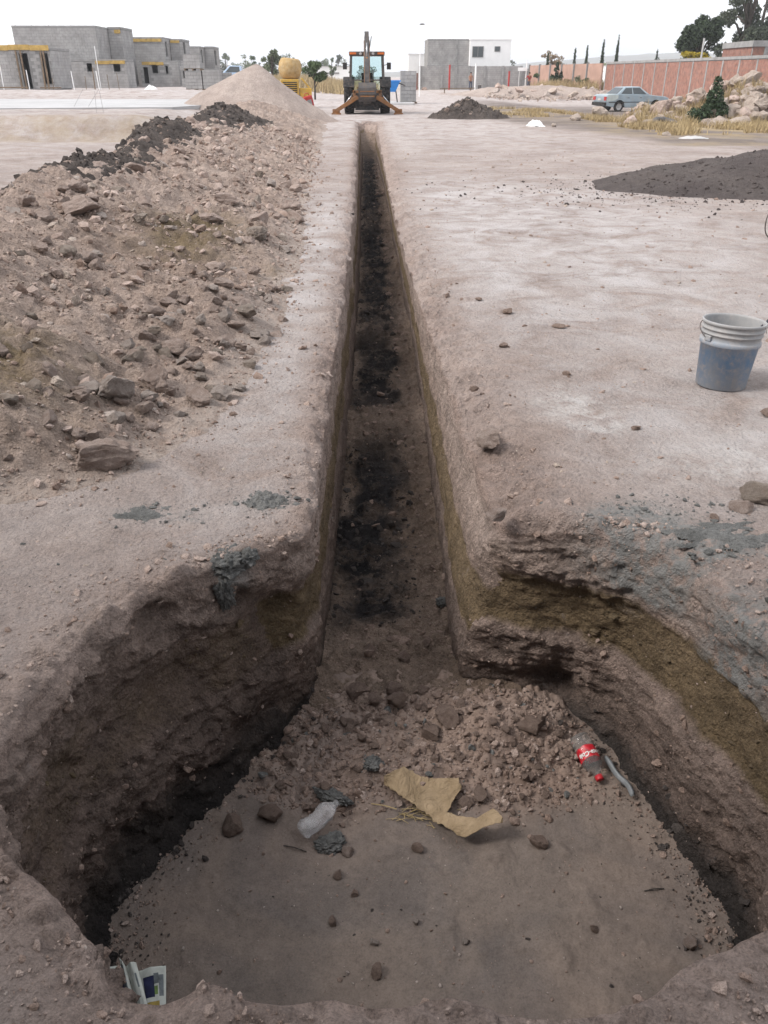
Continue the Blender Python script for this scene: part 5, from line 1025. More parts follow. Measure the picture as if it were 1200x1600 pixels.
tree('shrub', 'dark leaning shrub at the right end of the grey boundary wall', 20.6, 103, 2.2, blobs(0, 0, 1.3, 1.1, .7, .6, 8, .4, 15), 900, .13, 'mdleaf', .06, 3, cat='shrub')
for k, (x, y, s, lb, mt) in enumerate([(20.9, 93, .9, 'brownish weeds at the foot of the faded pink wall, left clump', 'dryleaf'), (21.8, 91, 1.0, 'green brown weeds at the foot of the faded pink wall, middle clump', 'ltleaf'), (22.3, 89, .9, 'weeds at the right end of the faded pink wall', 'mdleaf'), (24.6, 52, .9, 'dry brown shrub by the brick wall at the right edge', 'dryleaf'), (20.5, 47, .8, 'green shrub growing behind the top of the rock pile', 'shrub'), (16.3, 40.5, .5, 'small shrub peeking over the middle of the rock pile', 'shrub'), (9.0, 88, .8, 'low weeds', 'ltleaf')][:6]):
    tree('shrub', lb, x, y, s * 1.5, blobs(0, 0, s * .6, s, s * .7, s * .5, 7, .42, 20 + k), 700, .09, mt, .03, 3, cat='shrub')
tree('bush', 'dark green bush growing in the middle of the pale rock pile', 12.6, 32.2, 1.5, [(0, 0, .45, .4, .35, .35), (.1, 0, .9, .32, .3, .35), (.12, 0, 1.35, .18, .18, .3), (-.5, -.1, .35, .38, .3, .25), (.32, 0, .5, .32, .3, .3)], 3000, .06, 'shrub', .03, 4, cat='bush')
# distant trees, each its own
r = random.Random(5)
for k in range(34):
    px = 325 + k * 10.2 if k < 26 else 800 + (k - 26) * 38; y = r.uniform(190, 330); x = (px - 568) / 1246 * (.877 * y + .72); h = r.uniform(3.6, 6.3) * y / 260
    if 640 < px < 800: continue
    tall = r.random() < .35; rr_ = h * (.22 if tall else .42)
    tree('tree', ['far pale green tree on the hazy skyline', 'far bushy grey green tree on the hazy skyline', 'far narrow tree standing out of the hazy skyline'][2 if tall else k % 2], x, y, h, blobs(0, 0, h * .6, rr_, rr_, h * .34, 7, .42, 60 + k), 420, h * .045, ['ltleaf', 'mdleaf', 'eucleaf'][k % 3], h * .03, 2, 'trees along the far skyline', seed=80 + k)
# far buildings
t = thing('warehouse', 'long low white building far behind the dry field', 'building'); mb = MB(); mb.box((-14.5, 225, 0), (-3.2, 240, 3.3)); mb.build('wall', M['white'], t); mb = MB(); mb.box((-14.2, 224.9, 1.75), (-6.0, 224.97, 2.15)); mb.build('window_band', M['joint'], t); mb = MB(); mb.box((-14.7, 224.8, 3.31), (-3.0, 240, 3.5)); mb.build('roof', M['slab'], t)
for x0, x1, y, h, c, lb in [(-36, -31.5, 210, 3.6, 'white', 'small white house far behind the pale blue truck'), (-43, -37.5, 215, 4.6, 'brickpale', 'pinkish far house left of the small white one'), (-30, -27, 235, 3.4, 'slab', 'low grey far house right of the small white one'), (41.5, 47, 152, 3.35, 'ltleaf', 'pale green roofed shed beyond the brick wall')]:
    t = thing('house', lb, 'house'); z = 0; mb = MB(); mb.box((x0, y, z), (x1, y + 6, h - .35)); mb.build('wall', M['white' if c == 'ltleaf' else c], t); mb = MB(); mb.box((x0 - .2, y - .2, h - .347), (x1 + .2, y + 6.2, h)); mb.build('roof', M['ltleaf'] if c == 'ltleaf' else M['slab'], t)
    for q in (.25, .65): mb = MB(); mb.box((lin(x0, x1, q), y - .05, h * .4), (lin(x0, x1, q) + .8, y - .004, h * .65)); mb.build('window', M['glassdark'], t)
for x, y, h, lb in [(25.6, 69, 3.95, 'thin pale pole rising behind the red brick wall')]:
    mb = MB(); mb.tube([(x, y, -.2), (x, y, h)], .07, 8); tag(mb.build('pole', M['slab']), lb, 'pole')
t = thing('street_lamp', 'street lamp with a small dark head on a slim pale pole', 'street lamp', (4.45, 72, 0)); mb = MB(); mb.tube([(0, 0, -.3), (0, 0, 4.85), (.05, 0, 4.95)], [.05, .03, .02], 8); mb.build('pole', M['white'], t); mb = MB(); mb.lathe([(.001, -.03), (.10, -.03), (.20, 0), (.15, .05), (.001, .07)], 14, 0, Matrix.Translation((.12, 0, 4.95)) @ Matrix.Diagonal((1.1, .6, 1, 1))); mb.build('lamp_head', M['steel'], t, True)
# hills on the skyline
xs = np.linspace(-900, 1900, 120); ys2 = np.linspace(1300, 2300, 24); Xg, Yg = np.meshgrid(xs, ys2, indexing='ij')
Zg = (np.exp(-((Xg - 620) / 330) ** 2) * 34 + np.exp(-((Xg - 1200) / 300) ** 2) * 20 + 8) * np.sin(np.clip((Yg - 1300) / 1000, 0, 1) * math.pi) * (1 + .35 * fbm(Xg / 220, Yg / 220, 0 * Xg, 4, 4)) - 3
M['hill'] = simple('scrub_hillside', (.16, .15, .11), .95, 0, .4, .01); o = mk('hills', np.stack([Xg, Yg, Zg], -1).reshape(-1, 3), gridF(120, 24), M['hill']); tag(o, kind='structure')
# dry grass
def grass(name, P_, h, w_, seed=0):
    r = np.random.default_rng(seed); n = len(P_); a = r.uniform(0, 6.28, n); hh_ = h * r.uniform(.5, 1.4, n); lean = r.normal(0, .35, (n, 2)) * hh_[:, None]
    dx = np.stack([np.cos(a), np.sin(a), 0 * a], 1) * w_ * .5; tip = P_ + np.stack([lean[:, 0], lean[:, 1], hh_], 1)
    V = np.stack([P_ - dx, P_ + dx, tip], 1).reshape(-1, 3); return tag(mk(name, V, np.arange(n * 3).reshape(-1, 3), M['grass'], None, False), kind='stuff')
def gpts(n, x0, x1, y0, y1, thr, sc, seed):
    x, y = rng.uniform(x0, x1, n * 3), rng.uniform(y0, y1, n * 3); k = fbm(x * sc, y * sc, 0 * x, 3, seed) > thr; x, y = x[k][:n], y[k][:n]; return np.stack([x, y, gz(x, y) - .02], 1)
grass('dry_grass', gpts(14000, 8.5, 19, 25, 36, .02, .5, 3), .22, .03, 1)
grass('dry_grass', gpts(3000, 6, 10, 36, 46, .05, .5, 5), .14, .04, 2)
grass('field_grass', gpts(9000, -13, 1.5, 80, 150, -.3, .2, 7), .9, .12, 3)
grass('wall_weeds', gpts(3000, 17.5, 24.5, 84, 95, -.05, .5, 9), .8, .08, 4)

# ------------------------------------------------------------------ rock pile and rubble on the right
def pile_z(x, y):
    q = np.sqrt(((x - 14.2) / 4.2) ** 2 + ((y - 34.8) / 3.2) ** 2); return g0(x, y) + np.maximum(0, 1 - q ** 1.6) * (1.08 + .28 * np.sin(x * 1.3 + 1) + .2 * np.sin(x * 3.1))
o = heapgrid('rubble_mound', np.arange(9.4, 19, .10), np.arange(31, 39, .10), lambda x, y: pile_z(x, y) - .04 + .12 * fbm(x * 1.2, y * 1.2, 0 * x, 3, 8), M['spoil'], -.1, None, g0); tag(o, 'earth mound underneath the pale rock pile on the right', 'earth heap')
for k in range(260):
    x, y = random.gauss(14.2, 2.0), random.uniform(31.4, 36.0); z = float(pile_z(np.array(x), np.array(y)))
    if z - float(g0(x, y)) < .02 and random.random() < .7: continue
    rock(x, y, z - .02, random.choice([.25, .3, .4, .45, .55, .7, .85]), random.choice(['rockpale', 'rockpale', 'rockpale', 'rock']), 'pale broken boulder among many heaped on the rock pile at right', 'boulder', 'boulders of the rock pile', 3, cuts=13, name='boulder')
for k in range(70):
    x = random.uniform(10.5, 20.5); y = random.gauss(74, 2.2); rock(x, y, float(g0(x, y)) + abs(random.gauss(0, .22)), random.choice([.35, .5, .7, .9]), random.choice(['rockpale', 'rock', 'rockgrey', 'rockpale']), 'broken stone in the long rubble bank before the far walls', 'stone', 'stones of the rubble bank', 2, cuts=13)
P = np.stack([rng.uniform(9.5, 21, 1500), rng.normal(74, 2.6, 1500), np.zeros(1500)], 1); P[:, 2] = g0(P[:, 0], P[:, 1]) + np.abs(rng.normal(0, .12, 1500)); scatter('bank_rubble', P, rng.uniform(.08, .3, 1500), [M['rockpale'], M['rock'], M['rockgrey']], 1, rng.choice(3, 1500, p=[.5, .3, .2]))
def bank_z(x, y):
    q = np.sqrt(((x - 14.5) / 7.5) ** 2 + ((y - 75) / 4) ** 2); return g0(x, y) + np.maximum(0, 1 - q ** 2) * .75
o = heapgrid('earth_bank', np.arange(6, 23, .2), np.arange(70, 80, .2), lambda x, y: bank_z(x, y) - .03 + .15 * fbm(x * .8, y * .8, 0 * x, 4, 18), M['cone'], -.1, None, g0); tag(o, 'low pale earth bank with rubble in front of the boundary wall', 'earth heap')
for k, (x, y, s, lb) in enumerate([(10.0, 31.0, .45, 'pale stone at the near left corner of the rock pile'), (10.6, 31.6, .6, 'second pale stone left of the rock pile'), (8.6, 24.8, .3, 'lone pale stone on the dry grass beyond the gravel heap'), (12.6, 31.2, .7, 'upright pale stone below the dark green bush'), (13.0, 30.4, .8, 'flat pale stone in front of the dark green bush'), (6.3, 29.2, .25, 'small tan stone beside the white plastic bag')]):
    rock(x, y, float(g0(x, y)), s, 'rockpale', lb, lod=3, cuts=13)
x, y = rng.uniform(10, 18, 9000), rng.uniform(31, 34.5, 9000); k = fbm(x * .6, y * .6, 0 * x, 3, 31) > -.02; x, y = x[k], y[k]; grass('pile_grass', np.stack([x, y, pile_z(x, y) - .02], 1), .34, .035, 6)
# tyre, plastic, bag
t = thing('tyre', 'old dark tyre half buried in dry grass left of the rock pile', 'tyre', (10.35, 30.2, float(g0(10.35, 30.2)) + .08)); t.rotation_euler = (R(14), R(6), 0); mb = MB(); mb.lathe([(.30, -.08), (.40, -.10), (.46, -.06), (.47, 0), (.46, .06), (.40, .10), (.30, .08), (.28, 0), (.30, -.08)], 32); mb.build('tread', M['steel'], t, True)
def rag(name, label, cat, x, y, sx, sy, h, seed, mat='white', zo=0):
    n_ = 40; u, v = np.meshgrid(np.linspace(-1, 1, n_), np.linspace(-1, 1, n_), indexing='ij'); rr_ = np.sqrt(u * u + v * v) * (1 + .3 * fbm(u * 1.5 + seed, v * 1.5, 0 * u, 2, seed)); Z_ = h * np.clip(1.1 - rr_ ** 2, -.2, 1) * (1 + .8 * fbm(u * 3 + seed, v * 3, 0 * u, 4, seed + 1))
    Xw, Yw = x + u * sx, y + v * sy; F = gridF(n_, n_); keep = (rr_.ravel()[F] < 1.08).all(1); o = mk(name, np.stack([Xw, Yw, gz(Xw, Yw) + Z_], -1).reshape(-1, 3), F[keep], M[mat], None, True); return tag(o, label, cat)
rag('plastic_bag', 'crumpled white plastic bag on the ground near the small dark mound', 'bag', 5.75, 29.6, .30, .26, .16, 3); rag('plastic_sheet', 'flattened whitish plastic sheet on the dry grass before the rock pile', 'plastic sheet', 8.9, 23.6, .40, .22, .05, 7, 'slab'); rag('plastic_bag', 'small white scrap near the foot of the unfinished houses', 'bag', -13.8, 59, .45, .3, .22, 9)

# ------------------------------------------------------------------ haze: pale even air round the whole place
mb = MB(); mb.box((-1600, -60, -2.2), (2600, 2500, 44)); hz = mb.build('haze', [bpy.data.materials.new('haze')]); hz['kind'] = 'stuff'
hm = hz.data.materials[0]; hm.use_nodes = True; hm.node_tree.nodes.clear(); ho = hm.node_tree.nodes.new('ShaderNodeOutputMaterial'); hv = hm.node_tree.nodes.new('ShaderNodeVolumePrincipled')
hv.inputs['Color'].default_value = (.93, .95, 1, 1); hv.inputs['Density'].default_value = HAZE; hv.inputs['Anisotropy'].default_value = .3; hm.node_tree.links.new(hv.outputs[0], ho.inputs['Volume'])

# ------------------------------------------------------------------ vehicles
def arc(cx, cz, r, a0, a1, n=9): return [(cx + r * math.cos(q), cz + r * math.sin(q)) for q in np.linspace(R(a0), R(a1), n)]
def wheel(parent, x, y, z, r, w_, hub='chrome', lugs=0):
    """axle along local Y"""
    Mx = Matrix.Translation((x, y, z)) @ Matrix.Rotation(R(90), 4, 'X'); h = w_ / 2; mb = MB()
    mb.lathe([(r * .62, -h * .9), (r * .80, -h), (r * .95, -h * .85), (r, -h * .5), (r, h * .5), (r * .95, h * .85), (r * .80, h), (r * .62, h * .9), (r * .62, -h * .9)], 28, 0, Mx)
    for k in range(lugs):
        for s_ in (-1, 1):
            a = 2 * math.pi * (k + .25 * s_) / lugs; Ml = Mx @ Matrix.Rotation(a, 4, 'Z') @ Matrix.Rotation(R(28 * s_), 4, 'X'); mb.box((r * .97, -.03, min(0, s_ * h)), (r * 1.05, .03, max(0, s_ * h)), 0, Ml)
    wl = mb.build('wheel', M['black'], parent, not lugs)
    mb = MB(); mb.lathe([(.001, -h * .25), (r * .2, -h * .3), (r * .3, h * .2), (r * .55, h * .35), (r * .63, h * .8), (r * .63, -h * .8), (r * .55, -h * .35), (.001, -h * .35)], 20, 0, Mx); mb.lathe([(.001, h * .45), (r * .16, h * .45), (r * .2, h * .2)], 12, 0, Mx); mb.build('rim', M[hub], wl, True)
def quad_panel(name, pts, mat, parent, out):
    """thin panel set proud of a body along the vector out"""
    o = Vector(out); p = [Vector(q) for q in pts]; mb = MB(); n = len(p); mb.add([q + o for q in p] + [q - o for q in p], [tuple(range(n)), tuple(reversed(range(n, 2 * n)))] + [(i, (i + 1) % n, n + (i + 1) % n, n + i) for i in range(n)]); return mb.build(name, M[mat], parent)
def saloon(label, loc, rz, paint, tail):
    t = thing('parked_car', label, 'car', loc, rz); hw = .80
    prof = [(-2.12, .34), (-1.62, .26)] + arc(-1.22, .30, .35, 180, 0) + [(-.8, .24), (.88, .24)] + arc(1.28, .30, .35, 180, 0) + [(1.72, .26), (2.08, .34), (2.14, .55), (2.12, .74), (1.95, .82), (.80, .93), (-1.30, .97), (-2.02, .95), (-2.12, .88), (-2.15, .62)]
    mb = MB(); Mz = Matrix.Rotation(R(-90), 4, 'Z'); mb.prism(prof, -hw, hw, 0, Mz); mb.build('body', M[paint], t, False, .05)
    lo = [(-1.42, .95), (.86, .925)]; up = [(-.86, 1.36), (.14, 1.38)]; a, b = .76, .60; mb = MB()
    vs = [(lo[0][0], -a, lo[0][1]), (lo[1][0], -a, lo[1][1]), (lo[1][0], a, lo[1][1]), (lo[0][0], a, lo[0][1]), (up[0][0], -b, up[0][1]), (up[1][0], -b, up[1][1]), (up[1][0], b, up[1][1]), (up[0][0], b, up[0][1])]
    mb.add(vs, [(0, 3, 2, 1), (4, 5, 6, 7), (0, 1, 5, 4), (1, 2, 6, 5), (2, 3, 7, 6), (3, 0, 4, 7)]); mb.build('roof', M[paint], t, False, .045)
    V = [Vector(q) for q in vs]; bl = lambda A, B, C_, D, u, v: (A.lerp(B, u)).lerp(D.lerp(C_, u), v)
    for s_ in (0, 1):
        A, B, C_, D = (V[0], V[1], V[5], V[4]) if s_ == 0 else (V[3], V[2], V[6], V[7]); nr = (B - A).cross(D - A).normalized() * .008
        for u0, u1 in ((.10, .45), (.49, .90)): quad_panel('side_window', [bl(A, B, C_, D, u, v) for u, v in ((u0, .10), (u1, .10), (u1, .86), (u0, .86))], 'glassdark', t, nr)
        y = (-1 if s_ == 0 else 1) * (hw + .004)
        for x0, x1 in ((-.82, -.02), (.0, .86)): quad_panel('door', [(x0, y, .34), (x1, y, .34), (x1, y, .88), (x0, y, .88)], paint, t, (0, .006, 0))
        for x in (-.72, .12): mb = MB(); mb.box((x, y - .02, .76), (x + .14, y + .02, .79)); mb.build('door_handle', M['steel'], t)
        mb = MB(); mb.box((-1.95, y - .012, .52), (2.0, y + .012, .56)); mb.build('side_moulding', M['black'], t)
    for A, B, C_, D, nm in ((V[1], V[2], V[6], V[5], 'windscreen'), (V[3], V[0], V[4], V[7], 'rear_window')): quad_panel(nm, [bl(A, B, C_, D, u, v) for u, v in ((.07, .08), (.93, .08), (.93, .90), (.07, .90))], 'glassdark', t, (B - A).cross(D - A).normalized() * .008)
    mb = MB(); mb.box((-2.24, -.80, .36), (-2.10, .80, .54)); mb.build('rear_bumper', M['black'], t, False, .02); mb = MB(); mb.box((2.08, -.80, .34), (2.22, .80, .52)); mb.build('front_bumper', M['black'], t, False, .02)
    for y in (-.66, .66): mb = MB(); mb.box((-2.165, y - .13, .64), (-2.10, y + .13, .84)); mb.build('tail_light', M['redpaint'], t); mb = MB(); mb.box((2.09, y - .13, .58), (2.15, y + .13, .74)); mb.build('headlight', M['slab'], t)
    mb = MB(); mb.box((-2.17, -.18, .62), (-2.145, .18, .74)); mb.build('number_plate', M['slab'], t)
    quad_panel('rear_wing', [(-2.10, -hw - .004, .57), (-1.62, -hw - .004, .62), (-1.35, -hw - .004, .74), (-1.35, -hw - .004, .93), (-2.0, -hw - .004, .93), (-2.10, -hw - .004, .86)], tail, t, (0, .005, 0)); quad_panel('boot_lid', [(-2.0, -.72, .955), (-1.48, -.72, .968), (-1.48, .72, .968), (-2.0, .72, .955)], tail, t, (0, 0, .008))
    for x in (-1.22, 1.28):
        for y in (-.70, .70): wheel(t, x, y, .30, .30, .19, 'slab')
    mb = MB(); mb.box((-1.7, -.66, .26), (1.7, .66, .6)); mb.build('underbody', M['black'], t); return t
saloon('old silver blue saloon car with a paler tail parked by the brick wall', (15.75, 52.6, float(g0(15.75, 52.6)) - .02), R(14), 'carblue', 'carpale').scale = (.95, .95, .95)
t = thing('pickup_truck', 'pale blue pickup truck half hidden behind the gravel cone', 'truck', (-11.9, 85, float(g0(-10.7, 85)) - .02), R(180))
prof = [(-2.5, .45)] + arc(-1.55, .38, .42, 180, 0) + [(1.0, .40)] + arc(1.50, .38, .42, 180, 0) + [(2.25, .42), (2.35, .70), (2.30, .98), (1.05, 1.12), (-2.5, 1.08)]
mb = MB(); mb.prism(prof, -.85, .85, 0, Matrix.Rotation(R(-90), 4, 'Z')); mb.build('body', M['truckblue'], t, False, .05)
vs = [(-.75, -.8, 1.08), (1.12, -.8, 1.09), (1.12, .8, 1.09), (-.75, .8, 1.08), (-.6, -.66, 1.68), (.42, -.66, 1.70), (.42, .66, 1.70), (-.6, .66, 1.68)]; mb = MB(); mb.add(vs, [(0, 3, 2, 1), (4, 5, 6, 7), (0, 1, 5, 4), (1, 2, 6, 5), (2, 3, 7, 6), (3, 0, 4, 7)]); mb.build('cab', M['truckblue'], t, False, .04)
V = [Vector(q) for q in vs]
for A, B, C_, D, nm in ((V[0], V[1], V[5], V[4], 'side_window'), (V[2], V[3], V[7], V[6], 'side_window'), (V[1], V[2], V[6], V[5], 'windscreen'), (V[3], V[0], V[4], V[7], 'rear_window')):
    bl = lambda u, v: (A.lerp(B, u)).lerp(D.lerp(C_, u), v); quad_panel(nm, [bl(.12, .1), bl(.88, .1), bl(.86, .88), bl(.12, .88)], 'glassdark', t, (B - A).cross(D - A).normalized() * .01)
for x in (-1.55, 1.50):
    for y in (-.74, .74): wheel(t, x, y, .36, .36, .22, 'steel')
mb = MB(); mb.box((2.3, -.85, .44), (2.45, .85, .62)); mb.build('front_bumper', M['chrome'], t, False, .02); mb = MB(); mb.box((-2, -.7, .38), (2, .7, .8)); mb.build('underbody', M['black'], t)
for y in (-.62, .62): mb = MB(); mb.box((2.27, y - .14, .72), (2.36, y + .14, .9)); mb.build('headlight', M['slab'], t)

# ------------------------------------------------------------------ backhoe loader, tail towards the trench
t = thing('backhoe_loader', 'orange and black backhoe loader standing astride the far end of the trench', 'digger', (.15, 39.6, float(g0(.15, 39.6)) + .0), 0); t.scale = (1, 1, .87)
for x in (-.80, .80):
    Mq = len(COL.objects)
    wl = bpy.data.objects.new('wheel', None)
    mbw = MB(); r_ = .72; Mx = Matrix.Translation((x, .55, r_)) @ Matrix.Rotation(R(90), 4, 'Y'); h = .22
    mbw.lathe([(r_ * .6, -h * .9), (r_ * .80, -h), (r_ * .93, -h * .9), (r_ * .97, -h * .5), (r_ * .97, h * .5), (r_ * .93, h * .9), (r_ * .80, h), (r_ * .6, h * .9), (r_ * .6, -h * .9)], 36, 0, Mx)
    for k in range(20):
        for s_ in (-1, 1):
            Ml = Mx @ Matrix.Rotation(2 * math.pi * (k + .25 * s_) / 20, 4, 'Z') @ Matrix.Rotation(R(30 * s_), 4, 'X'); mbw.box((r_ * .94, -.035, min(0, s_ * h)), (r_ * 1.02, .035, max(0, s_ * h)), 0, Ml)
    w_o = mbw.build('rear_wheel', M['black'], t); mb = MB(); mb.lathe([(.001, -.06), (.2, -.08), (.4, .02), (.44, .17), (.44, -.17), (.001, -.1)], 24, 0, Mx); mb.build('rim', M['orange'], w_o, True)
    mbw = MB(); r_ = .45; Mx = Matrix.Translation((x * 1.02, 2.75, r_)) @ Matrix.Rotation(R(90), 4, 'Y'); h = .15
    mbw.lathe([(r_ * .6, -h * .9), (r_ * .80, -h), (r_, -h * .6), (r_, h * .6), (r_ * .80, h), (r_ * .6, h * .9), (r_ * .6, -h * .9)], 28, 0, Mx); w_o = mbw.build('front_wheel', M['black'], t, True)
    mb = MB(); mb.lathe([(.001, -.05), (.15, -.06), (.27, .1), (.27, -.1), (.001, -.08)], 20, 0, Mx); mb.build('rim', M['orange'], w_o, True)
    s_ = 1 if x > 0 else -1
    mb = MB(); mb.prism([(-.30, 1.20), (-.12, 1.50), (.30, 1.66), (.95, 1.62), (1.28, 1.42), (1.28, 1.36), (.92, 1.54), (.32, 1.58), (-.05, 1.42), (-.22, 1.18)], x - .24, x + .24); mb.build('fender', M['black'], t, False, .01)
    # stabiliser leg, foot pad, ram
    mb = MB(); mb.bar((s_ * .40, -.55, .78), (s_ * 1.36, -.58, .16), .15, .17); lg = mb.build('stabiliser_leg', M['orange'], t, False, .012)
    mb = MB(); mb.box((s_ * 1.36 - .20, -.76, .0), (s_ * 1.36 + .20, -.40, .06)); mb.box((s_ * 1.36 - .16, -.60, .06), (s_ * 1.36 + .16, -.56, .24)); mb.build('foot_pad', M['orange'], lg)
    mb = MB(); mb.tube([(s_ * .34, -.50, 1.12), (s_ * .66, -.53, .86)], .055, 10); mb.build('ram', M['steel'], lg, True); mb = MB(); mb.tube([(s_ * .66, -.53, .86), (s_ * .94, -.55, .50)], .03, 8); mb.build('ram_rod', M['chrome'], lg, True)
    # cab posts and glass
    for y0, y1, nm in ((-.05, .02, 'rear_post'), (1.42, 1.40, 'front_post'), (.70, .70, 'middle_post')):
        mb = MB(); mb.bar((s_ * .74, y0, 1.05), (s_ * .69, y1, 2.58), .09 if nm != 'middle_post' else .05); mb.build(nm, M['steel'], t, False, .008)
    mb = MB(); mb.add([(s_ * .735, .0, 1.1), (s_ * .735, 1.36, 1.1), (s_ * .69, 1.36, 2.54), (s_ * .69, .05, 2.54)], [(0, 1, 2, 3)]); mb.build('side_glass', M['cabglass'], t)
    mb = MB(); mb.bar((s_ * .70, -.06, 2.15), (s_ * .95, -.10, 2.22), .025); mb.box((s_ * .95 - .09, -.13, 1.98), (s_ * .95 + .09, -.09, 2.28)); mb.build('mirror', M['black'], t)
    mb = MB(); mb.box((s_ * .60 - .14, -.125, 2.63), (s_ * .60 + .14, -.07, 2.72)); mb.build('amber_light', M['amber'], t)
    mb = MB(); mb.lathe([(.001, 0), (.06, 0), (.055, .05), (.001, .06)], 12, 0, Matrix.Translation((s_ * .27, -.06, 2.66)) @ Matrix.Rotation(R(90), 4, 'X')); mb.build('work_lamp', M['slab'], t)
mb = MB(); mb.box((-.77, -.06, 2.58), (.77, 1.5, 2.76)); mb.build('cab_roof', M['steel'], t, False, .03)
mb = MB(); mb.add([(-.70, -.03, 1.55), (.70, -.03, 1.55), (.66, .03, 2.56), (-.66, .03, 2.56)], [(0, 1, 2, 3)]); mb.build('rear_window', M['cabglass'], t)
mb = MB(); mb.add([(-.72, -.03, 1.05), (.72, -.03, 1.05), (.70, -.03, 1.48), (-.70, -.03, 1.48)], [(0, 1, 2, 3)]); mb.build('lower_rear_glass', M['cabglass'], t)
mb = MB(); mb.box((-.74, -.055, 1.485), (.74, .0, 1.545)); mb.build('window_rail', M['steel'], t)
mb = MB(); mb.add([(-.66, 1.44, 1.3), (.66, 1.44, 1.3), (.66, 1.42, 2.56), (-.66, 1.42, 2.56)], [(0, 1, 2, 3)]); mb.build('windscreen', M['cabglass'], t)
mb = MB(); mb.box((-.24, .45, 1.02), (.24, .95, 1.25)); mb.box((-.24, .85, 1.25), (.24, .98, 1.85)); mb.build('seat', M['black'], t, False, .04)
mb = MB(); mb.box((-.72, .0, .62), (.72, 1.42, 1.04)); mb.build('cab_floor', M['steel'], t); mb = MB(); mb.box((-.36, 1.46, .62), (.36, 3.3, 1.34)); mb.build('engine_hood', M['orange'], t, False, .06)
mb = MB(); mb.tube([(.28, 2.2, 1.3), (.28, 2.2, 2.0)], .04, 10); mb.build('exhaust', M['steel'], t, True)
mb = MB(); mb.box((-.42, -.30, .38), (.42, 3.2, .62)); mb.box((-.60, -.05, .28), (.60, .5, .60)); mb.build('chassis', M['black'], t)
mb = MB(); mb.box((-.72, -.58, .66), (.72, -.46, .78)); mb.box((-.60, -.60, .95), (.60, -.50, 1.06)); mb.box((-.62, -.60, .60), (-.50, -.46, 1.08)); mb.box((.50, -.60, .60), (.62, -.46, 1.08)); mb.build('rear_frame', M['orange'], t, False, .01)
mb = MB(); mb.box((-.52, -.50, .20), (.52, -.32, .56)); mb.build('rear_apron', M['black'], t)
mb = MB(); mb.box((-.20, -.95, .55), (.20, -.60, 1.30)); mb.lathe([(.001, .48), (.16, .48), (.16, 1.4), (.001, 1.4)], 16, 0, Matrix.Translation((0, -.80, 0))); mb.build('swing_post', M['steel'], t, False, .01)
# boom rises and leans over the cab; dipper folds back down towards the bucket
mb = MB(); mb.prism([(-.98, 1.05), (-.72, 1.00), (-.52, 1.9), (-.36, 2.6), (-.26, 3.18), (-.46, 3.22), (-.62, 2.66), (-.86, 1.9)], -.13, .13); mb.build('boom', M['orange'], t, False, .012)
mb = MB(); mb.prism([(-.44, 3.36), (-.22, 3.40), (-.26, 3.08), (-.72, 2.2), (-.98, 1.42), (-1.16, 1.44), (-.92, 2.3), (-.58, 3.0)], -.105, .105); mb.prism([(-.46, 3.3), (-.2, 3.3), (-.16, 3.56), (-.30, 3.60)], -.09, .09); mb.build('dipper_arm', M['steel'], t, False, .01)
mb = MB(); mb.tube([(0, -.74, 1.75), (0, -.80, 2.5)], .06, 12); mb.build('boom_cylinder', M['orange'], t, True); mb = MB(); mb.tube([(0, -.80, 2.5), (0, -.62, 3.1)], .03, 8); mb.build('cylinder_rod', M['chrome'], t, True)
mb = MB(); mb.tube([(.12, -.5, 2.9), (.16, -.5, 3.15), (.20, -.48, 3.38)], .018, 6); mb.build('hose', M['black'], t, True)
# bucket curled under the dipper: open front, curved back, five teeth
cs = [(-1.02, 1.42), (-1.32, 1.42), (-1.48, 1.20), (-1.50, .92), (-1.36, .68), (-1.12, .58), (-.98, .64)]; mb = MB(); n = len(cs); ci = [(y + (.03 if y < -1.1 else .0), z - .03 if z > 1 else z + .03) for y, z in cs]
for i in range(n - 1):
    for x0, x1 in ((-.36, .36),): mb.add([(x0, *cs[i]), (x1, *cs[i]), (x1, *cs[i + 1]), (x0, *cs[i + 1]), (x0, *ci[i]), (x1, *ci[i]), (x1, *ci[i + 1]), (x0, *ci[i + 1])], [(0, 1, 2, 3), (7, 6, 5, 4), (0, 4, 5, 1), (2, 6, 7, 3)])
for s_ in (-1, 1): mb.prism(cs, s_ * .36 - .015, s_ * .36 + .015)
bk = mb.build('bucket', M['steel'], t); M['buckdirt'] = None
for k in range(5): mb = MB(); x = -.30 + .15 * k; mb.box((x - .03, -1.05, .56), (x + .03, -.86, .63)); mb.build('tooth', M['orange' if k < 0 else 'steel'], bk)
mb = MB(); mb.box((-.30, -1.49, .80), (.30, -1.47, .86)); mb.box((-.30, -1.51, 1.02), (.30, -1.49, 1.06)); mb.build('wear_plate', M['orange'], bk)
mb = MB(); mb.bar((-.38, 1.6, 1.1), (-.42, 4.2, .45), .12, .2); mb.bar((.38, 1.6, 1.1), (.42, 4.2, .45), .12, .2); mb.build('loader_arm', M['orange'], t)
mb = MB(); mb.prism([(4.0, .1), (4.9, .05), (4.9, .1), (4.15, .18), (4.05, .6), (4.3, .95), (4.25, 1.0), (3.98, .65)], -1.08, 1.08); mb.build('loader_bucket', M['steel'], t)

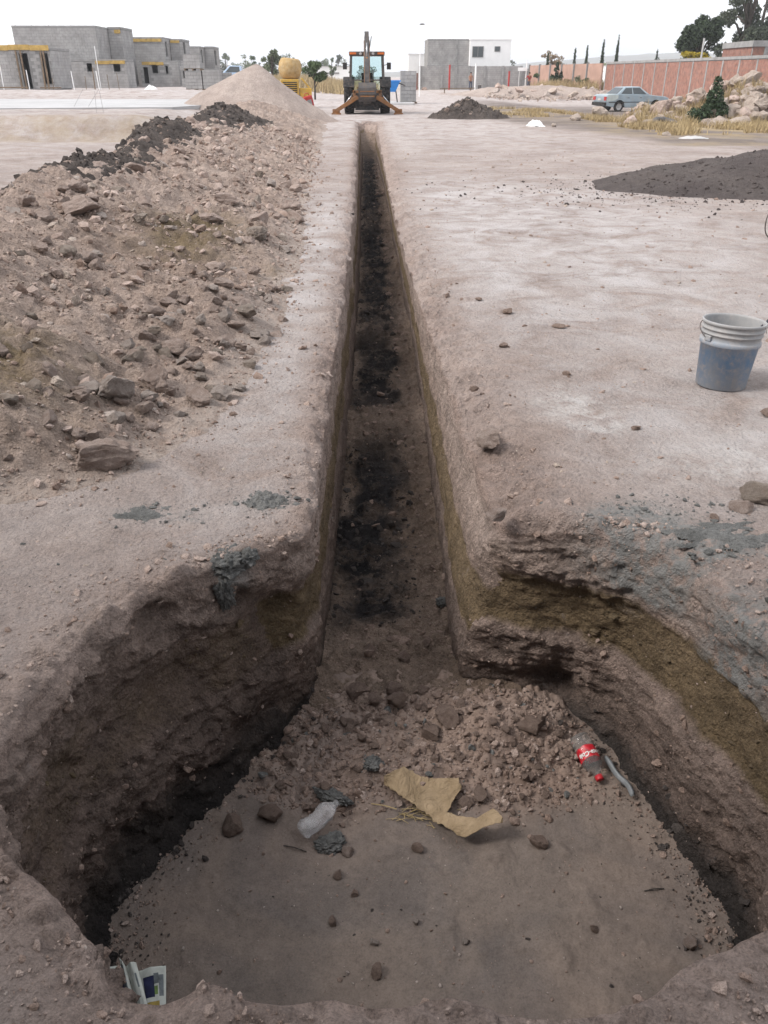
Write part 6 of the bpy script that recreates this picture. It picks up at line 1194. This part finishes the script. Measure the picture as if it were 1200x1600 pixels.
# ------------------------------------------------------------------ concrete mixer, blue skip
t = thing('concrete_mixer', 'yellow concrete mixer with slatted engine cover and dusty tan drum behind the gravel cone', 'mixer', (-3.62, 46.5, float(g0(-3.6, 46.5))), R(6))
mb = MB(); mb.box((-.62, 0, .45), (.30, 1.2, 1.30)); mb.build('engine_housing', M['yellow'], t, False, .03)
mb = MB(); mb.box((-.52, -.02, .62), (.20, -.003, 1.18)); g_ = mb.build('grille', M['black'], t)
for k in range(6): mb = MB(); mb.box((-.52, -.045, .65 + .09 * k), (.20, -.022, .68 + .09 * k)); mb.build('slat', M['yellow'], g_)
mb = MB(); mb.lathe([(.001, 0), (.34, .02), (.50, .12), (.60, .45), (.58, .70), (.50, .90), (.40, .97), (.36, .93), (.001, .6)], 28, 0, Matrix.Translation((-.15, .7, 1.28)) @ Matrix.Rotation(R(6), 4, 'Y')); mb.build('drum', M['tan'], t, True)
mb = MB(); mb.box((.34, .1, .4), (.95, 1.1, .9)); mb.bar((.85, .2, .9), (.45, .2, 1.35), .08); mb.build('frame', M['yellow'], t, False, .02)
for x in (-.75, .85): wheel_o = None; mb = MB(); mb.lathe([(.001, -.08), (.2, -.08), (.34, -.09), (.36, 0), (.34, .09), (.2, .08), (.001, .08)], 22, 0, Matrix.Translation((x, .6, .36)) @ Matrix.Rotation(R(90), 4, 'Y')); mb.build('wheel', M['black'], t, True)
mb = MB(); mb.tube([(-.1, 0, .5), (-.1, -.9, .42)], .04, 8); mb.build('tow_bar', M['yellow'], t, True)
mb = MB(); mb.box((-.9, .05, 1.05), (-.66, .25, 1.2)); mb.build('lamp', M['white'], t)
t = thing('fuel_can', 'red can leaning beside the yellow mixer', 'can', (-2.72, 45.6, float(g0(-2.7, 45.6)) - .02)); t.rotation_euler = (0, R(-14), R(20)); mb = MB(); mb.box((-.22, -.14, 0), (.22, .14, .62)); mb.build('body', M['redpaint'], t, False, .04); mb = MB(); mb.tube([(-.12, 0, .62), (-.10, 0, .74), (.08, 0, .74), (.10, 0, .62)], .02, 6); mb.build('handle', M['redpaint'], t, True); mb = MB(); mb.box((-.1, -.15, .2), (.12, -.142, .45)); mb.build('label', M['concrete'], t)
t = thing('skip', 'bright blue tapered skip on legs between the digger and the block stack', 'skip', (1.62, 53, float(g0(1.6, 53)) + .1)); z0 = .55
mb = MB(); lo_, hi_ = (.24, .3), (.50, .5); vs = [(-lo_[0], -lo_[1], z0), (lo_[0], -lo_[1], z0), (lo_[0], lo_[1], z0), (-lo_[0], lo_[1], z0), (-hi_[0], -hi_[1], z0 + .55), (hi_[0], -hi_[1], z0 + .55), (hi_[0], hi_[1], z0 + .55), (-hi_[0], hi_[1], z0 + .55)]; mb.add(vs, [(0, 3, 2, 1), (0, 1, 5, 4), (1, 2, 6, 5), (2, 3, 7, 6), (3, 0, 4, 7)])
mb.add([(x * .94, y * .94, z + .02) for x, y, z in vs], [(1, 2, 3, 0), (4, 5, 1, 0), (5, 6, 2, 1), (6, 7, 3, 2), (7, 4, 0, 3)]); b_ = mb.build('tub', M['blue'], t, False, .0, False)
mb = MB(); mb.box((-.54, -.54, z0 + .53), (.54, -.49, z0 + .6)); mb.box((-.54, .49, z0 + .53), (.54, .54, z0 + .6)); mb.box((-.54, -.488, z0 + .53), (-.49, .488, z0 + .6)); mb.box((.49, -.488, z0 + .53), (.54, .488, z0 + .6)); mb.build('rim', M['blue'], t)
for x, y in ((-.26, -.3), (.26, -.3), (-.26, .3), (.26, .3)): mb = MB(); mb.bar((x * 1.4, y * 1.1, 0), (x, y, z0 + .1), .05); mb.build('leg', M['steel'], t)
mb = MB(); mb.tube([(.45, -.4, z0 + .45), (.8, -.5, z0 + .32)], .04, 8); mb.build('chute_lever', M['steel'], t)
mb = MB(); mb.box((1.1, 51.3, -.1), (2.9, 55.6, float(g0(2, 53)) + .10)); o = mb.build('concrete_pad', M['slab']); o['kind'] = 'structure'

# ------------------------------------------------------------------ two workers
def skin_mesh(name, J, E, mats, parent, pick=None):
    me = bpy.data.meshes.new(name); me.from_pydata([j[:3] for j in J], E, []); o = link(bpy.data.objects.new(name, me)); o.modifiers.new('k', 'SKIN'); 
    for v, j in zip(me.skin_vertices[0].data, J): v.radius = (j[3], j[4] if len(j) > 4 else j[3])
    me.skin_vertices[0].data[0].use_root = True; s_ = o.modifiers.new('s', 'SUBSURF'); s_.levels = 2; s_.render_levels = 2
    me2 = bpy.data.meshes.new_from_object(o.evaluated_get(bpy.context.evaluated_depsgraph_get())); bpy.data.objects.remove(o); me2.materials.clear()
    for m_ in mats: me2.materials.append(M[m_])
    for p in me2.polygons: p.use_smooth = True; p.material_index = pick(p.center) if pick else 0
    return link(bpy.data.objects.new(name, me2), parent)
def worker(label, x, y, rz, shirt, trousers, arms):
    t = thing('person', label, 'person', (x, y, float(g0(x, y)) + .02), rz)
    J = [(0, 0, .95, .15, .11), (0, 0, 1.18, .135, .10), (0, 0, 1.38, .17, .10), (0, 0, 1.50, .06), (0, -.01, 1.62, .085, .10), (0, -.01, 1.71, .075, .09)]; E = [(0, 1), (1, 2), (2, 3), (3, 4), (4, 5)]
    for s_ in (-1, 1):
        b = len(J); J += [(s_ * .10, 0, .86, .085), (s_ * .12, -.02, .48, .06), (s_ * .13, .02, .09, .042), (s_ * .14, -.14, .04, .035)]; E += [(0, b), (b, b + 1), (b + 1, b + 2), (b + 2, b + 3)]
        a = arms[0 if s_ < 0 else 1]; b = len(J); J += [(s_ * .19, 0, 1.42, .055), (s_ * a[0][0], a[0][1], a[0][2], .042), (s_ * a[1][0], a[1][1], a[1][2], .03), (s_ * a[2][0], a[2][1], a[2][2], .032)]; E += [(2, b), (b, b + 1), (b + 1, b + 2), (b + 2, b + 3)]
    skin_mesh('body', J, E, ['skin', 'black'], t, lambda c: 1 if c.z < .10 else 0)
    L_ = [(0, 0, .97, .165, .125)]; e_ = []
    for s_ in (-1, 1): b = len(L_); L_ += [(s_ * .10, 0, .84, .10), (s_ * .12, -.02, .48, .078), (s_ * .13, .02, .12, .062)]; e_ += [(0, b), (b, b + 1), (b + 1, b + 2)]
    skin_mesh('trousers', L_, e_, [trousers], t)
    if shirt:
        S_ = [(0, 0, .98, .17, .13), (0, 0, 1.2, .155, .12), (0, 0, 1.40, .185, .115)]; e_ = [(0, 1), (1, 2)]
        for s_ in (-1, 1): a = arms[0 if s_ < 0 else 1]; b = len(S_); S_ += [(s_ * .20, 0, 1.42, .07), (s_ * a[0][0], a[0][1], a[0][2], .058)]; e_ += [(2, b), (b, b + 1)]
        skin_mesh('shirt', S_, e_, [shirt], t)
    v, f = ICO[3]; v = v * np.array([.098, .112, .085]) + np.array([0, .015, 1.735]); mk('hair', v, f, M['hair'], t)
    v, f = ICO[2]; mk('nose', v * np.array([.015, .02, .022]) + np.array([0, -.115, 1.655]), f, M['skin'], t)
    for s_ in (-1, 1): mk('ear', v * np.array([.012, .022, .032]) + np.array([s_ * .092, 0, 1.655]), f, M['skin'], t); mk('eye', v * .011 + np.array([s_ * .035, -.095, 1.675]), f, M['hair'], t)
worker('shirtless worker in dark trousers standing before the boundary wall', 12.25, 103.5, R(15), None, 'denim', [((.26, -.10, 1.18), (.22, -.26, 1.05), (.20, -.33, 1.03)), ((.27, -.06, 1.18), (.24, -.20, 1.0), (.22, -.27, .96))])
worker('worker in a red shirt and dark trousers at the right end of the boundary wall', 19.05, 104, R(200), 'redcloth', 'denim', [((.28, -.05, 1.2), (.30, -.22, 1.05), (.30, -.29, 1.04)), ((.34, -.05, 1.22), (.46, -.16, 1.14), (.52, -.20, 1.13))])

# ------------------------------------------------------------------ unseen block house, added behind the camera to shade the pit
t = thing('block_house', 'unfinished grey block house just behind the photographer', 'house')
wall_part(t, (3.2, -1.25), (-9.0, -1.25), -.3, SHADE_H, [(2.0, 3.6, -.3, 2.15), (6.5, 8.0, .9, 2.15)], .15)
wall_part(t, (3.2, -6), (3.2, -1.26), -.3, SHADE_H, (), .15, block=None); wall_part(t, (-9, -1.4), (-9, -6), -.3, SHADE_H, (), .15, block=None)
mb = MB(); mb.box((-9.15, -6.1, SHADE_H + .003), (3.35, -1.2, SHADE_H + .15)); mb.build('roof_slab', M['concrete'], t)
mb = MB(); mb.box((-2.59, -1.19, 2.62), (3.35, SHADE_CANOPY_Y, 2.78)); mb.build('added_shade_slab', M['concrete'], t)  # unseen canopy, added to cut off sky light above the pit
for x in (3.1,): mb = MB(); mb.box((x - .1, SHADE_CANOPY_Y - .25, -.1), (x + .1, SHADE_CANOPY_Y - .05, 2.617)); mb.build('column', M['concrete'], t)  # support for the added canopy, also out of view
wall_part(t, (-2.6, -1.0), (-2.6, SHADE_WING_Y), -.3, SHADE_H - .3, [(.25, 1.0, -.3, 2.1)], .15)  # unseen left wing, added to keep sun off the near ground
wall_part(t, (-2.605, SHADE_WING_Y), (-9, SHADE_WING_Y), -.3, SHADE_H - .3, (), .15, block=None)
mb = MB(); mb.box((-9.05, -1.19, SHADE_H - .297), (-2.55, SHADE_WING_Y + .05, SHADE_H - .15)); mb.build('roof_slab', M['concrete'], t)
